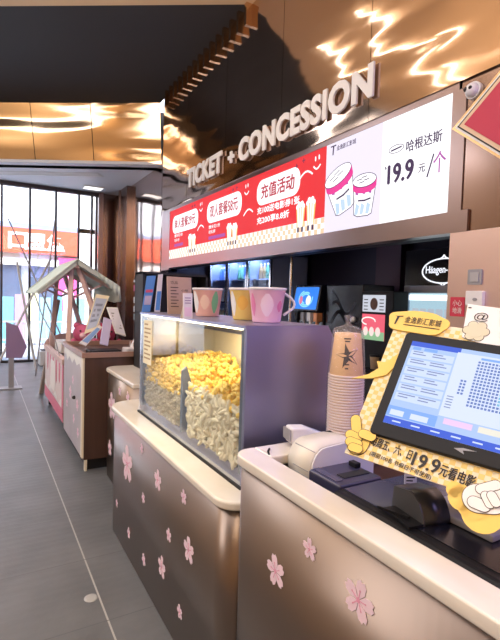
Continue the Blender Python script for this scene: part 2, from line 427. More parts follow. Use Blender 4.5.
def smiles(g):
    for a, b in ((1.31, 2.90), (2.68, 2.90), (4.06, 2.90)):
        F.stroke(g, [(a-.05+.1*i/8, b-.03*math.sin(math.pi*i/8)) for i in range(9)], .016, Lf)
        F.disc(g, a-.025, b+.07, .01, .025, Lf); F.disc(g, a+.03, b+.075, .01, .025, Lf)
    for a, b in ((1.2, 2.60), (2.62, 2.62), (3.77, 2.82)):
        F.stroke(g, [(a+.22*i/8, b+.06*math.sin(math.pi*i/8*.9)) for i in range(9)], .018, Lf)
bpart('white_doodle', SW, smiles, red)
def sparks(g):
    for a, b in ((.98, 2.985), (1.07, 2.99), (2.32, 2.99), (2.42, 3.0), (3.72, 2.97), (3.84, 3.0)):
        F.rect(g, a-.025, b-.004, a+.025, b+.004, Lf); F.rect(g, a-.004, b-.025, a+.004, b+.025, Lf)
bpart('spark_mark', SD, sparks, red)
for a, h in ((.93, .24), (1.07, .22), (2.25, .24), (2.40, .22), (3.82, .27), (3.99, .29)):
    # a printed popcorn tub: tapered striped cup and a heap on top
    b0 = 2.34; w = .075
    bpart('tub_print', SYE, lambda g: F.poly(g, [(a-w*.7, b0), (a+w*.7, b0), (a+w, b0+h*.72), (a-w, b0+h*.72)], Lf+.003), red)
    bpart('tub_stripe', SW, lambda g: [F.poly(g, [(a+q*.7-.01, b0), (a+q*.7+.01, b0), (a+q+.012, b0+h*.72), (a+q-.012, b0+h*.72)], Lf+.005) for q in (-w*.55, 0, w*.55)], red)
    bpart('tub_heap', SW, lambda g: [F.disc(g, a+dx, b0+h*.76+dy, .026, lift=Lf+.006, n=10) for dx, dy in ((-.05, 0), (0, .012), (.05, 0), (-.025, .03), (.026, .03))], red)
    bpart('tub_foot', SD, lambda g: (F.rect(g, a-.05, b0-.05, a-.02, b0, Lf+.003), F.rect(g, a+.02, b0-.05, a+.05, b0, Lf+.003)), red)
# ice cream cups on the lilac panel
def cup(a, b0, wb, wt, h, lean):
    c, s_ = math.cos(lean), math.sin(lean)
    R_ = lambda x, y: (a + x*c + y*s_, b0 - x*s_ + y*c)
    P_ = lambda pts: [R_(x, y) for x, y in pts]
    E_ = lambda y, rx, ry, n=28: P_([(rx*math.cos(2*math.pi*i/n), y+ry*math.sin(2*math.pi*i/n)) for i in range(n)])
    e = .16
    bpart('cup_body', SW, lambda g: F.poly(g, P_([(-wb, 0), (-wb*.6, -wb*e), (wb*.6, -wb*e), (wb, 0), (wt*.94, h*.8), (-wt*.94, h*.8)]), Lf+.001), lil)
    for q in (-.95, -.35, .3): bpart('cup_wave', SBL, lambda g: F.poly(g, P_([(q*wb, .0), (q*wb+wb*.35, .0), (q*wb+wb*.5, h*.26), (q*wb+wb*.1, h*.34)]), Lf+.003), lil)
    for q in (-1., -.2, .5): bpart('cup_wave', SPU, lambda g: F.poly(g, P_([(q*wb, h*.62), (q*wb+wb*.3, h*.58), (q*wb+wb*.35, h*.74), (q*wb, h*.74)]), Lf+.003), lil)
    bpart('cup_lettering', SD, lambda g: F.stroke(g, P_([(-wb*.6, h*.42), (wb*.1, h*.40), (wb*.75, h*.44)]), h*.05, Lf+.003), lil)
    bpart('cup_outline', SD, lambda g: (F.stroke(g, P_([(-wt*.94, h*.8), (-wb, 0), (-wb*.6, -wb*e), (wb*.6, -wb*e), (wb, 0), (wt*.94, h*.8)]), .007, Lf+.005)), lil)
    bpart('lid_band', SP, lambda g: (F.poly(g, E_(h*.8, wt, wt*.36), Lf+.006), F.poly(g, P_([(-wt, h*.8), (wt, h*.8), (wt, h), (-wt, h)]), Lf+.006)), lil)
    bpart('lid_top', SW, lambda g: F.poly(g, E_(h*1.0, wt, wt*.4), Lf+.009), lil)
    bpart('lid_top', SD, lambda g: F.stroke(g, E_(h*1.0, wt, wt*.4)+E_(h*1.0, wt, wt*.4)[:1], .006, Lf+.011), lil)
    bpart('lid_mark', SD, lambda g: [F.stroke(g, P_([(-wt*.3+q*wt, h*(1+.03*k)), (wt*.1+q*wt, h*(1.02+.03*k))]), .007, Lf+.011) for q, k in ((-.3, 1), (.3, 0), (.1, 3), (-.1, -2))], lil)
cup(4.49, 2.42, .125, .185, .33, -.33); cup(4.715, 2.345, .105, .14, .28, .05)
def logo(g, a, b, s, word, ww):
    F.poly(g, [(a, b+s*.8), (a+s, b+s*.8), (a+s, b+s*.95), (a, b+s*.95)], Lf); F.poly(g, [(a+s*.35, b-.2*s), (a+s*.55, b-.2*s), (a+s*.65, b+s*.8), (a+s*.42, b+s*.8)], Lf)
    F.text(g, word, a+s*1.15, b+s*.15, ww, s*.6, Lf, bold=.02)
bpart('logo_lettering', SD, lambda g: logo(g, 4.26, 2.955, .075, '金逸影汇影城', .25), lil)
# the white price panel
def price(g):
    F.text(g, '哈根达斯', 5.16, 2.745, .32, .085, Lf, bold=.02); F.text(g, '19.9', 4.985, 2.54, .25, .145, Lf, bold=.04)
    F.text(g, '元', 5.285, 2.565, .06, .06, Lf, bold=.02)
    F.stroke(g, [(5.365, 2.52), (5.415, 2.67)], .012, Lf)
    F.stroke(g, [(4.955, 2.68), (4.96, 2.665)], .012, Lf)
    F.stroke(g, [(5.06+.075*math.cos(t*.262), 2.80+.03*math.sin(t*.262)) for t in range(25)], .005, Lf); F.stroke(g, [(5.01, 2.795), (5.11, 2.805)], .012, Lf)
bpart('price_lettering', SD, price, whi)
bpart('unit_lettering', SPU, lambda g: F.text(g, '个', 5.415, 2.53, .105, .15, Lf, bold=.012), whi)

# raised letters
sg = thing('lettering_sign', 'large raised pale grey letters TICKET + CONCESSION on the bronze bulkhead', 'sign', (2.78, 4.8, 3.28))
LETM = mat('letter_face_grey', (.8, .79, .81), .45)
FL = FX(2.78, 6.86, 0)
def letters(word, a0, a1, b0, h):
    full = glyphs(word, .03)[2]; k = (a1-a0)/(full[2]-full[0])
    for i, ch in enumerate(word):
        if ch == ' ': continue
        x1 = glyphs(word[:i+1], .03)[2][2]; bb = glyphs(ch, .03)[2]
        g = MB(); w = (bb[2]-bb[0])*k; up = (bb[3]-bb[1])/(glyphs('I', .03)[2][3]-glyphs('I', .03)[2][1])
        hh = h*up; bb0 = b0 if ch != '+' else b0+h*.12
        FL.text(g, ch, a0+(x1-full[0])*k-w, bb0-(hh-h)/2*(ch != '+'), w, hh, .02, .02, bold=.045)
        g.build('letter', LETM, sg)
letters('TICKET', .0, 1.2, 3.275, .275); letters('+', 1.385, 1.55, 3.3, .2); letters('CONCESSION', 1.67, 3.97, 3.275, .275)

# things on the pillar
cam_t = thing('dome_camera', 'small white dome security camera above the red diamond plaque', 'security camera', (2.8, 2.02, 3.0))
p = Vector((2.8, 2.0, 3.0))
g = MB(); g.tube([p, p+Vector((-.03, 0, 0))], .055, 20); g.build('base', WHITEP, cam_t)
MB().ball(p+Vector((-.035, 0, 0)), .046, 18, 12).build('dome', WHITEP, cam_t)
g = MB(); g.ball(p+Vector((-.07, .022, .002)), .016, 12, 8); g.ball(p+Vector((-.072, -.012, .002)), .013, 12, 8); g.build('lens', BLACKG, cam_t)
dp = thing('diamond_plaque', 'red diamond plaque in a white and gold frame on the pillar', 'wall plaque', (2.8, 1.62, 2.45))
c0 = Vector((2.79, 1.64, 2.79))
def dia(rh, rv): return [c0+Vector((0, rh, 0)), c0+Vector((0, 0, rv)), c0+Vector((0, -rh, 0)), c0+Vector((0, 0, -rv))]
MB().prism(dia(.50, .40), (-.025, 0, 0)).build('frame', mat('plaque_gold', (.75, .5, .25), .3, .8), dp)
for k, (rr, m, off) in enumerate((((.475, .38), WHITE, .028), ((.455, .364), INK, .03), ((.44, .352), mat('plaque_tan', (.8, .6, .42), .5), .032), ((.40, .32), mat('plaque_red', (.55, .03, .08), .45), .036))):
    MB().prism(dia(*rr), (-off, 0, 0)).build(('frame_line', 'frame_line', 'mount', 'panel')[k], m, dp)
sw = thing('switch_plate', 'grey metal switch plate on the rosy pillar', 'switch', (2.785, 1.93, 1.7))
q = at(475, 277, 0, 2.78); FXs = FX(2.785, q.y, q.z)
g = MB(); FXs.rr(g, -.05, -.05, .05, .05, .008, 0, .01); g.build('plate', GREY, sw)
g = MB(); FXs.rect(g, -.03, -.03, .03, .03, .01, .006); g.build('rocker', mat('switch_grey', (.42, .42, .44), .4), sw)
q = at(457, 306, 0, 2.78); f2 = FX(2.785, q.y, q.z)
rc = thing('red_notice_card', 'red notice card with white characters on the rosy pillar', 'notice', f2.p(0, -.07))
g = MB(); f2.rr(g, -.055, -.07, .055, .06, .005, 0, .004); g.build('card', mat('notice_red', (.55, .03, .07), .5), rc)
g = MB(); f2.text(g, '小心', -.035, .0, .07, .04, .004); f2.text(g, '地滑', -.035, -.05, .07, .04, .004); g.build('lettering', WHITE, rc)
q = at(476, 298, 0, 2.78); f2 = FX(2.785, q.y, q.z)
wb = thing('wall_control_box', 'white wall control box below the grey switch plate', 'control box', f2.p(0, -.05))
g = MB(); f2.rr(g, -.06, -.05, .06, .045, .008, 0, .03); g.build('body', WHITEP, wb, bevel=.003)
g = MB(); f2.disc(g, .01, -.01, .016, .01, .03, .004); g.build('button', GREY, wb)

# ================================================================== COUNTERS
def blossom(parent, X, y, z, r, rot=0., aspect=1.0):
    f = FX(X, y, z); g = MB(); h = MB()
    for k in range(5):
        t = rot + k*2*math.pi/5 + math.pi/2
        ca, sa = math.cos(t), math.sin(t)
        pts = [(.10, -.05), (.45, -.30), (.80, -.30), (1.0, -.14), (.90, 0), (1.0, .14), (.80, .30), (.45, .30), (.10, .05)]
        f.poly(g, [((x*ca-yy*sa)*r*aspect, (x*sa+yy*ca)*r) for x, yy in pts], .0005+.0002*k, .0008)
        f.stroke(h, [(0, 0), (ca*r*.45*aspect, sa*r*.45)], r*.05, .0018, .0006); f.disc(h, ca*r*.48*aspect, sa*r*.48, r*.05, lift=.0018, t=.0006, n=8)
    f.disc(h, 0, 0, r*.13, lift=.0018, t=.0008, n=12)
    o = g.build('blossom_decal', PETAL, parent); h.build('stamen', PETAL2, o)
def plan(x0, x1, y0, y1, r0, r1, z):
    """counter outline: rounded front corners at the near (r0) and far (r1) ends"""
    out = [Vector((x1, y0, z))]
    if r0:
        for i in range(9): t = math.radians(270-90*i/8); out.append(Vector((x0+r0+r0*math.cos(t), y0+r0+r0*math.sin(t), z)))
    else: out.append(Vector((x0, y0, z)))
    if r1:
        for i in range(9): t = math.radians(180-90*i/8); out.append(Vector((x0+r1+r1*math.cos(t), y1-r1+r1*math.sin(t), z)))
    else: out.append(Vector((x0, y1, z)))
    out.append(Vector((x1, y1, z))); return out
# popcorn counter
pc = thing('popcorn_counter', 'low brown metal counter with pale marble top and blossoms carrying the popcorn case', 'counter', (1.1, 2.4, 0))
MB().prism(plan(.78, 1.45, 1.48, 3.30, .1, .16, 0), (0, 0, .815), True).build('body', SATIN, pc)
MB().prism(plan(.762, 1.47, 1.462, 3.32, .11, .17, .815), (0, 0, .035)).build('worktop', MARBLE, pc, bevel=.01)
for u, v, r, ro in ((127.5, 464, .115, .15), (142, 449, .03, .5), (158, 480, .055, 0), (143.5, 498, .03, .4), (184, 497, .034, .2), (129, 533, .034, .3), (169, 535, .034, .1), (189, 550, .058, .1), (144, 560, .034, .5), (162, 567, .056, 0), (180, 612, .033, .3), (117, 503, .028, 0)):
    q = at(u, v, 0, .78); blossom(pc, .7795, min(q.y, 3.1), q.z, r, ro)
# second counter between popcorn counter and cabinet
sc = thing('plain_counter', 'brown counter with pale top standing between the popcorn counter and wooden cabinet', 'counter', (1.3, 3.9, 0))
MB().prism(plan(.97, 1.6, 3.34, 4.28, 0, .12, 0), (0, 0, .92), True).build('body', SATIN, sc)
MB().prism(plan(.955, 1.62, 3.34, 4.295, 0, .13, .92), (0, 0, .035)).build('worktop', MARBLE, sc, bevel=.01)
for u, v, r, ro in ((112, 406, .12, .2), (120, 391, .04, 0), (128, 398, .05, .3), (110, 448, .07, .2)):
    q = at(u, v, 0, .97); blossom(sc, .9695, min(q.y, 4.14), q.z, r, ro)
# ticket counter (nearest): raised ledge around a lower desk
tk = thing('ticket_counter', 'tall brown metal ticket counter with white marble ledge and three blossoms', 'counter', (1.2, .5, 0))
b_ = MB().prism(plan(.785, .83, -1.2, 1.43, 0, .045, 0), (0, 0, 1.025), True); b_.box((.83, 1.385, 0), (1.75, 1.43, 1.025)); b_.build('body', SATIN, tk)
ring = plan(.768, 1.78, -1.2, 1.45, 0, .06, 1.025)
# ledge as an L: outer ring minus inner, built as two strips
g = MB()
g.prism([Vector((.865, -1.2, 1.025)), Vector((.768, -1.2, 1.025)), *[Vector((.768+.07+.07*math.cos(math.radians(180-90*i/8)), 1.45-.07+.07*math.sin(math.radians(180-90*i/8)), 1.025)) for i in range(9)], Vector((.865, 1.45, 1.025))], (0, 0, .035), True)
g.box((.865, 1.33, 1.025), (1.78, 1.45, 1.06)); g.build('ledge', MARBLE, tk, bevel=.006)
MB().box((.83, -1.2, .90), (1.75, 1.385, .93)).build('desk', WOOD, tk)
for u, v, r, ro in ((276, 571, .05, .25), (310, 549, .031, .1), (359, 600, .052, -.2)):
    q = at(u, v, 0, .785); blossom(tk, .7845, q.y, q.z, r, ro)

# ================================================================== POPCORN CASE
PX0, PX1, PY0, PY1, PZ0, PZ1 = .89, 1.36, 1.575, 2.96, .85, 1.495
pcase = thing('popcorn_case', 'glass fronted steel popcorn display case standing on the low counter', 'popcorn display case', (1.12, 2.27, PZ0))
g = MB(); g.box((PX0+.03, PY0, PZ0), (PX1, PY1, PZ0+.05)); g.build('base', STEEL, pcase)
g = MB(); g.prism([(PX0, PY0-.004, PZ0+.012), (PX1, PY0-.004, PZ0+.012), (PX1, PY0-.004, PZ1-.11), (PX1-.07, PY0-.004, PZ1), (PX0, PY0-.004, PZ1)], (0, .02, 0)); g.build('side_panel', STEEL, pcase)
g = MB(); g.prism([(PX0, PY1-.016, PZ0), (PX1, PY1-.016, PZ0), (PX1, PY1-.016, PZ1-.11), (PX1-.07, PY1-.016, PZ1), (PX0, PY1-.016, PZ1)], (0, .016, 0)); g.build('side_panel', CHROME, pcase)
g = MB(); g.box((PX0-.006, PY0-.006, PZ1-.012), (PX1-.07, PY1+.006, PZ1)); g.build('top_panel', STEEL, pcase)
g = MB(); g.prism([(PX1-.07, PY0+.016, PZ1), (PX1, PY0+.016, PZ1-.11), (PX1-.01, PY0+.016, PZ1-.11), (PX1-.08, PY0+.016, PZ1-.006)], (0, PY1-PY0-.032, 0)); g.build('slope_panel', STEEL, pcase)
INNER = mat('cream_liner', (.86, .8, .66), .45)
g = MB(); g.box((PX1-.03, PY0+.016, PZ0+.05), (PX1-.01, PY1-.016, PZ1-.11)); g.build('back_liner', INNER, pcase)
g = MB(); g.box((PX0+.004, PY0+.016, PZ0+.05), (PX0+.04, PY0+.045, PZ1-.012)); g.box((PX0+.004, PY1-.045, PZ0+.05), (PX0+.03, PY1-.016, PZ1-.012)); g.build('corner_post', mat('post_blue_grey', (.2, .24, .33), .35, .6), pcase)
g = MB(); g.box((PX0-.004, PY0, PZ0+.004), (PX0+.002, PY1, PZ1-.012)); g.build('front_glass', GLASS, pcase)
g = MB(); g.box((PX0-.012, PY0-.004, PZ0), (PX0-.004, PY1, PZ0+.012)); g.build('glass_channel', BLACKP, pcase)
g = MB(); g.box((PX0+.004, PY0+.03, PZ1-.02), (PX0+.025, PY1-.03, PZ1-.013)); g.build('light_strip', lit('case_lamp_warm', (1., .86, .55), 6.), pcase)
DIV = mat('divider_blue', (.16, .2, .3), .3)
yd = 2.24
g = MB(); g.prism([(PX0+.006, yd, PZ0+.05), (PX0+.075, yd, PZ0+.05), (PX0+.06, yd, PZ0+.30), (PX0+.03, yd, PZ0+.39), (PX0+.006, yd, PZ0+.37)], (0, .02, 0)); g.build('divider', DIV, pcase)
lab = MB(); fl = FX(PX0-.0045, 2.86, 1.36)
g = MB(); fl.rect(g, -.02, -.18, .14, .09, 0, .0008); o = g.build('price_label', mat('label_cream', (.88, .82, .62), .6), pcase)
g = MB()
for k in range(9): fl.rect(g, .0, .06-k*.026, .12 if k % 3 else .07, .07-k*.026, .001, .0006)
g.build('label_lettering', mat('label_ink', (.45, .33, .18), .6), o)
# heaps
def heap(yA, yB, top, name, m, label):
    g = MB(); g.prism([(PX0+.035, yA, PZ0+.05), (PX1-.035, yA, PZ0+.05), (PX1-.035, yA, top), (PX0+.16, yA, top-.03), (PX0+.035, yA, top-.10)], (0, yB-yA, 0))
def kernel(g, c, r, squash=1.):
    for k in range(4):
        d = Vector((random.uniform(-1, 1), random.uniform(-1, 1), random.uniform(-1, 1))).normalized()*r*.5
        g.ball(Vector(c)+d, r*random.uniform(.5, .72), 6, 4)
def curl(g, c, L, r, ax):
    ax = Vector(ax).normalized(); sd = ax.orthogonal().normalized()
    sd = Matrix.Rotation(random.uniform(0, 6.28), 3, ax) @ sd; bow = random.uniform(.05, .25)*L
    pts = []; rad = []
    for i in range(6):
        t = i/5-.5; pts.append(Vector(c)+ax*t*L+sd*bow*(.25-t*t)*2); rad.append(r*(.45, .95, 1.08, 1., .9, .4)[i])
    g.tube(pts, rad, 7)
def ptop(y): return 1.145+.03*math.sin(y*9)+.02*math.sin(y*23)
YELP = mat('caramel_popcorn', (.95, .62, .1), .6, noise=((60, 60, 60), .8, (1., .78, .3)))
PALE = mat('pale_corn_puff', (.74, .66, .5), .65, noise=((30, 30, 30), .7, (.86, .79, .64)))
GREYP = mat('plain_popcorn', (.5, .44, .34), .65, noise=((50, 50, 50), .7, (.64, .56, .42)))
ya0, ya1, yb0, yb1 = yd+.03, PY1-.02, PY0+.05, yd-.005
core = MB().box((PX0+.05, ya0, PZ0+.05), (PX1-.035, ya1, 1.06))
for i in range(900):       # plain popcorn against the glass, far compartment
    y = random.uniform(ya0+.02, ya1-.02); z = random.uniform(PZ0+.065, 1.11+.03*math.sin(y*7)); kernel(core, (PX0+random.uniform(.025, .045), y, z), random.uniform(.013, .018))
tag(core.build('plain_popcorn', GREYP, loc=(1.1, 2.6, PZ0+.05)), 'plain popcorn filling the far compartment of the glass case', 'popcorn', kind='stuff')
core = MB().box((PX0+.055, ya0, 1.06), (PX1-.035, ya1, 1.13))
for i in range(520):
    y = random.uniform(ya0+.02, ya1-.02); x = random.uniform(PX0+.028, PX1-.06); t = (x-PX0)/.45
    z = 1.13+.07*math.sin((y-ya0)/(ya1-ya0)*3.1)+t*.05+random.uniform(-.03, .02)
    kernel(core, (x, y, z), random.uniform(.017, .023))
for i in range(160):
    y = random.gauss((ya0+ya1)/2-.1, .17)
    if ya0+.02 < y < ya1-.02: kernel(core, (PX0+.028, y, random.uniform(1.08, 1.18)), random.uniform(.015, .02))
tag(core.build('caramel_popcorn', YELP, loc=(1.1, 2.6, 1.06)), 'golden caramel popcorn heaped on top in the far compartment', 'popcorn', kind='stuff')
core = MB().box((PX0+.055, yb0, PZ0+.05), (PX1-.035, yb1, 1.10))
for i in range(620):
    y = random.uniform(yb0+.03, yb1-.03); z = random.uniform(PZ0+.065, 1.145)
    curl(core, (PX0+random.uniform(.022, .05), y, z), random.uniform(.05, .075), random.uniform(.0095, .0125), (random.uniform(-.25, .25), random.uniform(-1, 1), random.uniform(-1, 1)))
tag(core.build('corn_puff_curls', PALE, loc=(1.1, 1.9, PZ0+.05)), 'pale corn puff curls packed behind the glass of the near compartment', 'corn puffs', kind='stuff')
core = MB().box((PX0+.07, yb0, 1.10), (PX1-.035, yb1, 1.13))
for i in range(430):
    y = random.uniform(yb0+.02, yb1-.02); x = random.uniform(PX0+.028, PX1-.06); t = (x-PX0)/.45
    z = 1.135+.025*math.sin(y*11)+t*.05+random.uniform(-.02, .03)
    kernel(core, (x, y, z), random.uniform(.016, .022))
tag(core.build('caramel_popcorn', YELP, loc=(1.1, 1.9, 1.1)), 'golden caramel popcorn lying over the pale corn puff curls', 'popcorn', kind='stuff')
rail = MB()
for k in range(3): rail.box((PX1-.05, yb0, 1.22+.035*k), (PX1-.045, yb1, 1.235+.035*k))
rail.build('back_grille', mat('grille_cream', (.8, .7, .48), .4), pcase)

# ------------------------------------------------------------------ on top of the case
def bucket(loc, label, m, mdl, handle):
    t = thing('popcorn_bucket', label, 'bucket', loc, None); c = Vector(loc)
    MB().lathe([(0, .002), (.062, .002), (.064, .008), (.083, .150), (.086, .154), (.083, .154), (.080, .15), (.061, .012), (0, .012)], c, 36).build('body', m, t)
    MB().lathe([(.083, .146), (.088, .150), (.088, .156), (.082, .158), (.080, .15)], c, 36).build('rim', WHITEP, t)
    # printed patches wrapped on the wall
    def wrap(a0, a1, z0, z1, off=.001, n=8):
        g = MB(); v = []; f = []
        for j in range(5):
            z = z0+(z1-z0)*j/4; r = .064+(.083-.064)*(z-.008)/.142+off; sq = math.sin(math.pi*(j+.35)/4.7)
            for i in range(n+1):
                a = (a0+a1)/2+(a1-a0)*(i/n-.5)*sq; v.append(c+Vector((r*math.cos(a), r*math.sin(a), z)))
        for j in range(4):
            for i in range(n): k = j*(n+1)+i; f.append((k, k+1, k+n+2, k+n+1))
        return g.add(v, f, True)
    for a0, a1, z0, z1, mm in mdl: wrap(math.radians(a0), math.radians(a1), z0, z1).build('print', mm, t)
    if handle:
        g = MB(); d = Vector((math.cos(handle), math.sin(handle), 0))
        g.tube([c+d*(.078+.05*math.sin(math.pi*i/10))+Vector((0, 0, .135-.1*i/10)) for i in range(11)], .006, 8); g.build('handle', WHITEP, t)
    return t
PKB = mat('bucket_pink', (.83, .5, .63), .4); SAL = mat('bucket_salmon', (.8, .45, .35), .4); YLB = mat('bucket_yellow', (.86, .62, .16), .4)
GRN = mat('print_green', (.2, .5, .25), .5); PKD = mat('print_pink', (.72, .22, .42), .5)
bucket((1.12, 1.80, PZ1), 'pink popcorn bucket with a side handle on the case top', PKB, [(215, 262, .03, .13, PETAL), (170, 196, .03, .13, PKD), (275, 300, .05, .10, PKD)], math.radians(-20))
bucket((1.14, 2.03, PZ1), 'yellow popcorn bucket with green and white print on the case top', YLB, [(165, 200, .02, .14, WHITE), (262, 290, .02, .13, GRN), (205, 250, .05, .12, mat('print_amber', (.85, .5, .1), .5))], None)
bucket((1.10, 2.40, PZ1), 'salmon popcorn bucket with white and green print on the case top', SAL, [(165, 205, .02, .14, WHITE), (262, 296, .02, .14, GRN), (212, 255, .04, .12, mat('print_peach', (.85, .6, .45), .5))], None)
# standing cards
def card(name, label, cat, u0, u1, vt, vb, base, m, lean=.0, inner=None, groupless=None, th=.006, ptxt=None):
    """free-standing card whose foot line runs between two points of a surface at height base"""
    A, B = at(u0, vb, 2, base), at(u1, vb, 2, base)
    x = (B-A); W = x.length; x.normalize(); back = Vector((-x.y, x.x, 0))
    T = at(u0, vt, 1, A.y); H = max(.02, T.z-base)
    y = (Vector((0, 0, 1))*math.cos(lean)+back*math.sin(lean)).normalized()
    f = Frame(A, x, y); t = thing(name, label, cat, (A+B)/2)
    g = MB(); g.prism([f.p(0, 0), f.p(W, 0), f.p(W, H), f.p(0, H)], -f.n*th); g.build('panel', m, t)
    if inner: inner(f, W, H, t)
    g = MB(); g.prism([f.p(W*.5-.02, H*.6, -th), f.p(W*.5+.02, H*.6, -th), (A+B)/2+back*(H*.35)+x*.02, (A+B)/2+back*(H*.35)-x*.02], Vector((0, 0, .003))); g.build('strut', m, t)
    return t
def kraft_in(f, W, H, t):
    g = MB(); f.text(g, '饮品', W*.12, H*.8, W*.3, H*.08, .001); f.text(g, '小吃', W*.55, H*.6, W*.3, H*.07, .001)
    for k in range(7): f.rect(g, W*.12, H*(.7-k*.085), W*(.36 if k % 2 else .44), H*(.72-k*.085), .001, .0006)
    g.build('lettering', INK, t)
    g = MB(); f.disc(g, W*.82, H*.28, W*.1, lift=.001); f.disc(g, W*.74, H*.12, W*.1, lift=.001); f.disc(g, W*.9, H*.1, W*.08, lift=.001); g.build('drawing', YEL, t)
card('kraft_menu_board', 'brown kraft menu board with black writing standing on the popcorn case', 'menu', 168, 192, 276, 314, PZ1+.001, mat('kraft_board', (.55, .4, .31), .7), .08, kraft_in)
def leaflet(f, W, H, t):
    g = MB(); f.rect(g, W*.1, H*.1, W*.9, H*.45, .001); g.build('picture', PETAL, t)
    g = MB(); [f.rect(g, W*.15, H*(.6+.1*k), W*.8, H*(.63+.1*k), .001) for k in range(3)]; g.build('lettering', mat('leaflet_ink', (.3, .25, .4), .6), t)
card('white_leaflet_card', 'small white leaflet card standing beside the salmon bucket', 'leaflet', 183.5, 192.5, 293, 319, PZ1+.001, WHITE, .06, leaflet)

# ================================================================== TICKET COUNTER EQUIPMENT
# long black terminal base on the desk
DZ = .93
tb = thing('terminal_base', 'wide flat black terminal base with a rolled front edge on the ticket desk', 'cash drawer', (1.15, .4, DZ))
BLUEBLK = mat('satin_navy_lid', (.05, .05, .095), .2)
g = MB()
prof = [(.872, DZ), (.872, 1.02)]+[(.897+.025*math.cos(math.radians(180-22.5*i)), 1.03+.025*math.sin(math.radians(180-22.5*i))) for i in range(5)]+[(1.62, 1.055), (1.62, DZ)]
g.prism([(x, -.6, z) for x, z in prof], (0, 1.62, 0)); g.build('body', BLACKP, tb)
MB().box((.915, .80, 1.055), (1.58, 1.015, 1.058)).build('top_panel', BLUEBLK, tb)
MB().box((.915, -.5, 1.055), (1.58, .795, 1.0575)).build('top_panel', BLACKG, tb)
# slotted ticket printer (navy)
sp = thing('slot_ticket_printer', 'low dark navy ticket printer with an open slot beside the cream printer', 'ticket printer', (.98, 1.09, DZ))
NAVYP = mat('navy_plastic', (.035, .035, .075), .3)
g = MB(); g.box((.905, 1.022, DZ), (1.075, 1.175, 1.064)); g.build('body', NAVYP, sp, bevel=.008)
g = MB(); g.box((.915, 1.05, 1.062), (.94, 1.165, 1.0665)); g.build('lid_panel', mat('navy_lid', (.06, .06, .12), .25), sp)
g = MB(); g.box((.955, 1.06, 1.062), (1.06, 1.095, 1.0665)); g.build('slot', BLACK, sp)
g = MB(); g.box((1.045, 1.11, 1.064), (1.068, 1.145, 1.08)); g.build('lever', BLACKP, sp, bevel=.003)
# cream label printer with rounded lid
cp = thing('cream_label_printer', 'cream label printer with a rounded lid on the ticket desk', 'label printer', (1.02, 1.26, DZ))
y0, y1 = 1.19, 1.322
prof = [(.935, DZ), (.928, 1.045)]+[(.928+.06*(1-math.cos(math.radians(a))), 1.045+.075*math.sin(math.radians(a))) for a in range(15, 91, 15)]+[(1.08, 1.126), (1.15, 1.112), (1.195, 1.08), (1.21, 1.03), (1.21, DZ)]
MB().prism([(x, y0+.006, z) for x, z in prof], (0, y1-y0-.006, 0), True).build('body', CREAMP, cp)
c = Vector((1.04, 0, 1.01)); MB().prism([(c.x+(x-c.x)*.97, y0, c.z+(z-c.z)*.97) for x, z in prof], (0, .006, 0)).build('end_cover', WHITEP, cp)
g = MB()
for z in (1.02, 1.04): g.tube([(.929, y0+.015, z), (.929, y1-.03, z)], .0016, 6)
g.build('groove', GREY, cp)
g = MB(); FX(.8835, y0+.04, 1.045).text(g, 'POS', 0, 0, .02, .009, .0005); g.build('lettering', GREY, cp) if False else None
g = MB(); g.tube([(.951, y1-.01, 1.1025), (.951, y0+.01, 1.1025)], .0018, 6); g.build('lid_seam', GREY, cp)
# white handheld scanner lying on the end ledge
hs = thing('handheld_scanner', 'white handheld barcode scanner lying on the marble end ledge', 'barcode scanner', (.98, 1.38, 1.06))
a, b = at(286, 425, 1, 1.40), at(318, 436, 1, 1.36)
a, b = Vector((.985, 1.412, 1.104)), Vector((1.125, 1.385, 1.086))
x = (b-a).normalized(); up = Vector((0, 0, 1)); s_ = x.cross(up).normalized()
x = x*1.25; up = up*1.3; s_ = s_*1.2
a += up*.008; b += up*.006
g = MB(); g.prism([a+s_*.03+up*.016, a+s_*.03-up*.03, a+s_*.03+x*.035-up*.034, a+s_*.03+x*.06-up*.012, a+s_*.03+x*.12-up*.016, a+s_*.03+x*.125+up*.0, a+s_*.03+x*.05+up*.02], -s_*.05); g.build('body', WHITEP, hs, bevel=.009)
g = MB(); g.prism([a+s_*.032-x*.002+up*.010, a+s_*.032-x*.002-up*.022, a-s_*.022-x*.002-up*.022, a-s_*.022-x*.002+up*.010], -x*.003); g.build('window', GREY, hs)
g = MB(); g.prism([a+x*.05+s_*.015+up*.016, a+x*.1+s_*.015+up*.004, a+x*.1-s_*.004+up*.004, a+x*.05-s_*.004+up*.016], up*.004); g.build('trigger', mat('scanner_blue_grey', (.5, .55, .68), .4), hs)
cabl = MB(); cabl.tube([b+x*.0+up*.002, (1.15, 1.395, 1.096), (1.165, 1.385, 1.10), (1.17, 1.36, 1.09), (1.17, 1.345, 1.066)], .0035, 8); cabl.build('cable', BLACKP, hs)
# black cables in the desk recess
g = MB(); g.tube([(.90, 1.40, 1.063), (.875, 1.37, 1.066), (.868, 1.34, 1.05), (.872, 1.328, .98), (.876, 1.31, .945), (.9, 1.335, .936), (.88, 1.345, .935)], .004, 8)
tag(g.build('black_cable', BLACKP, loc=(.88, 1.34, .932)), 'thin black cable hanging into the recess behind the marble ledge', 'cable')
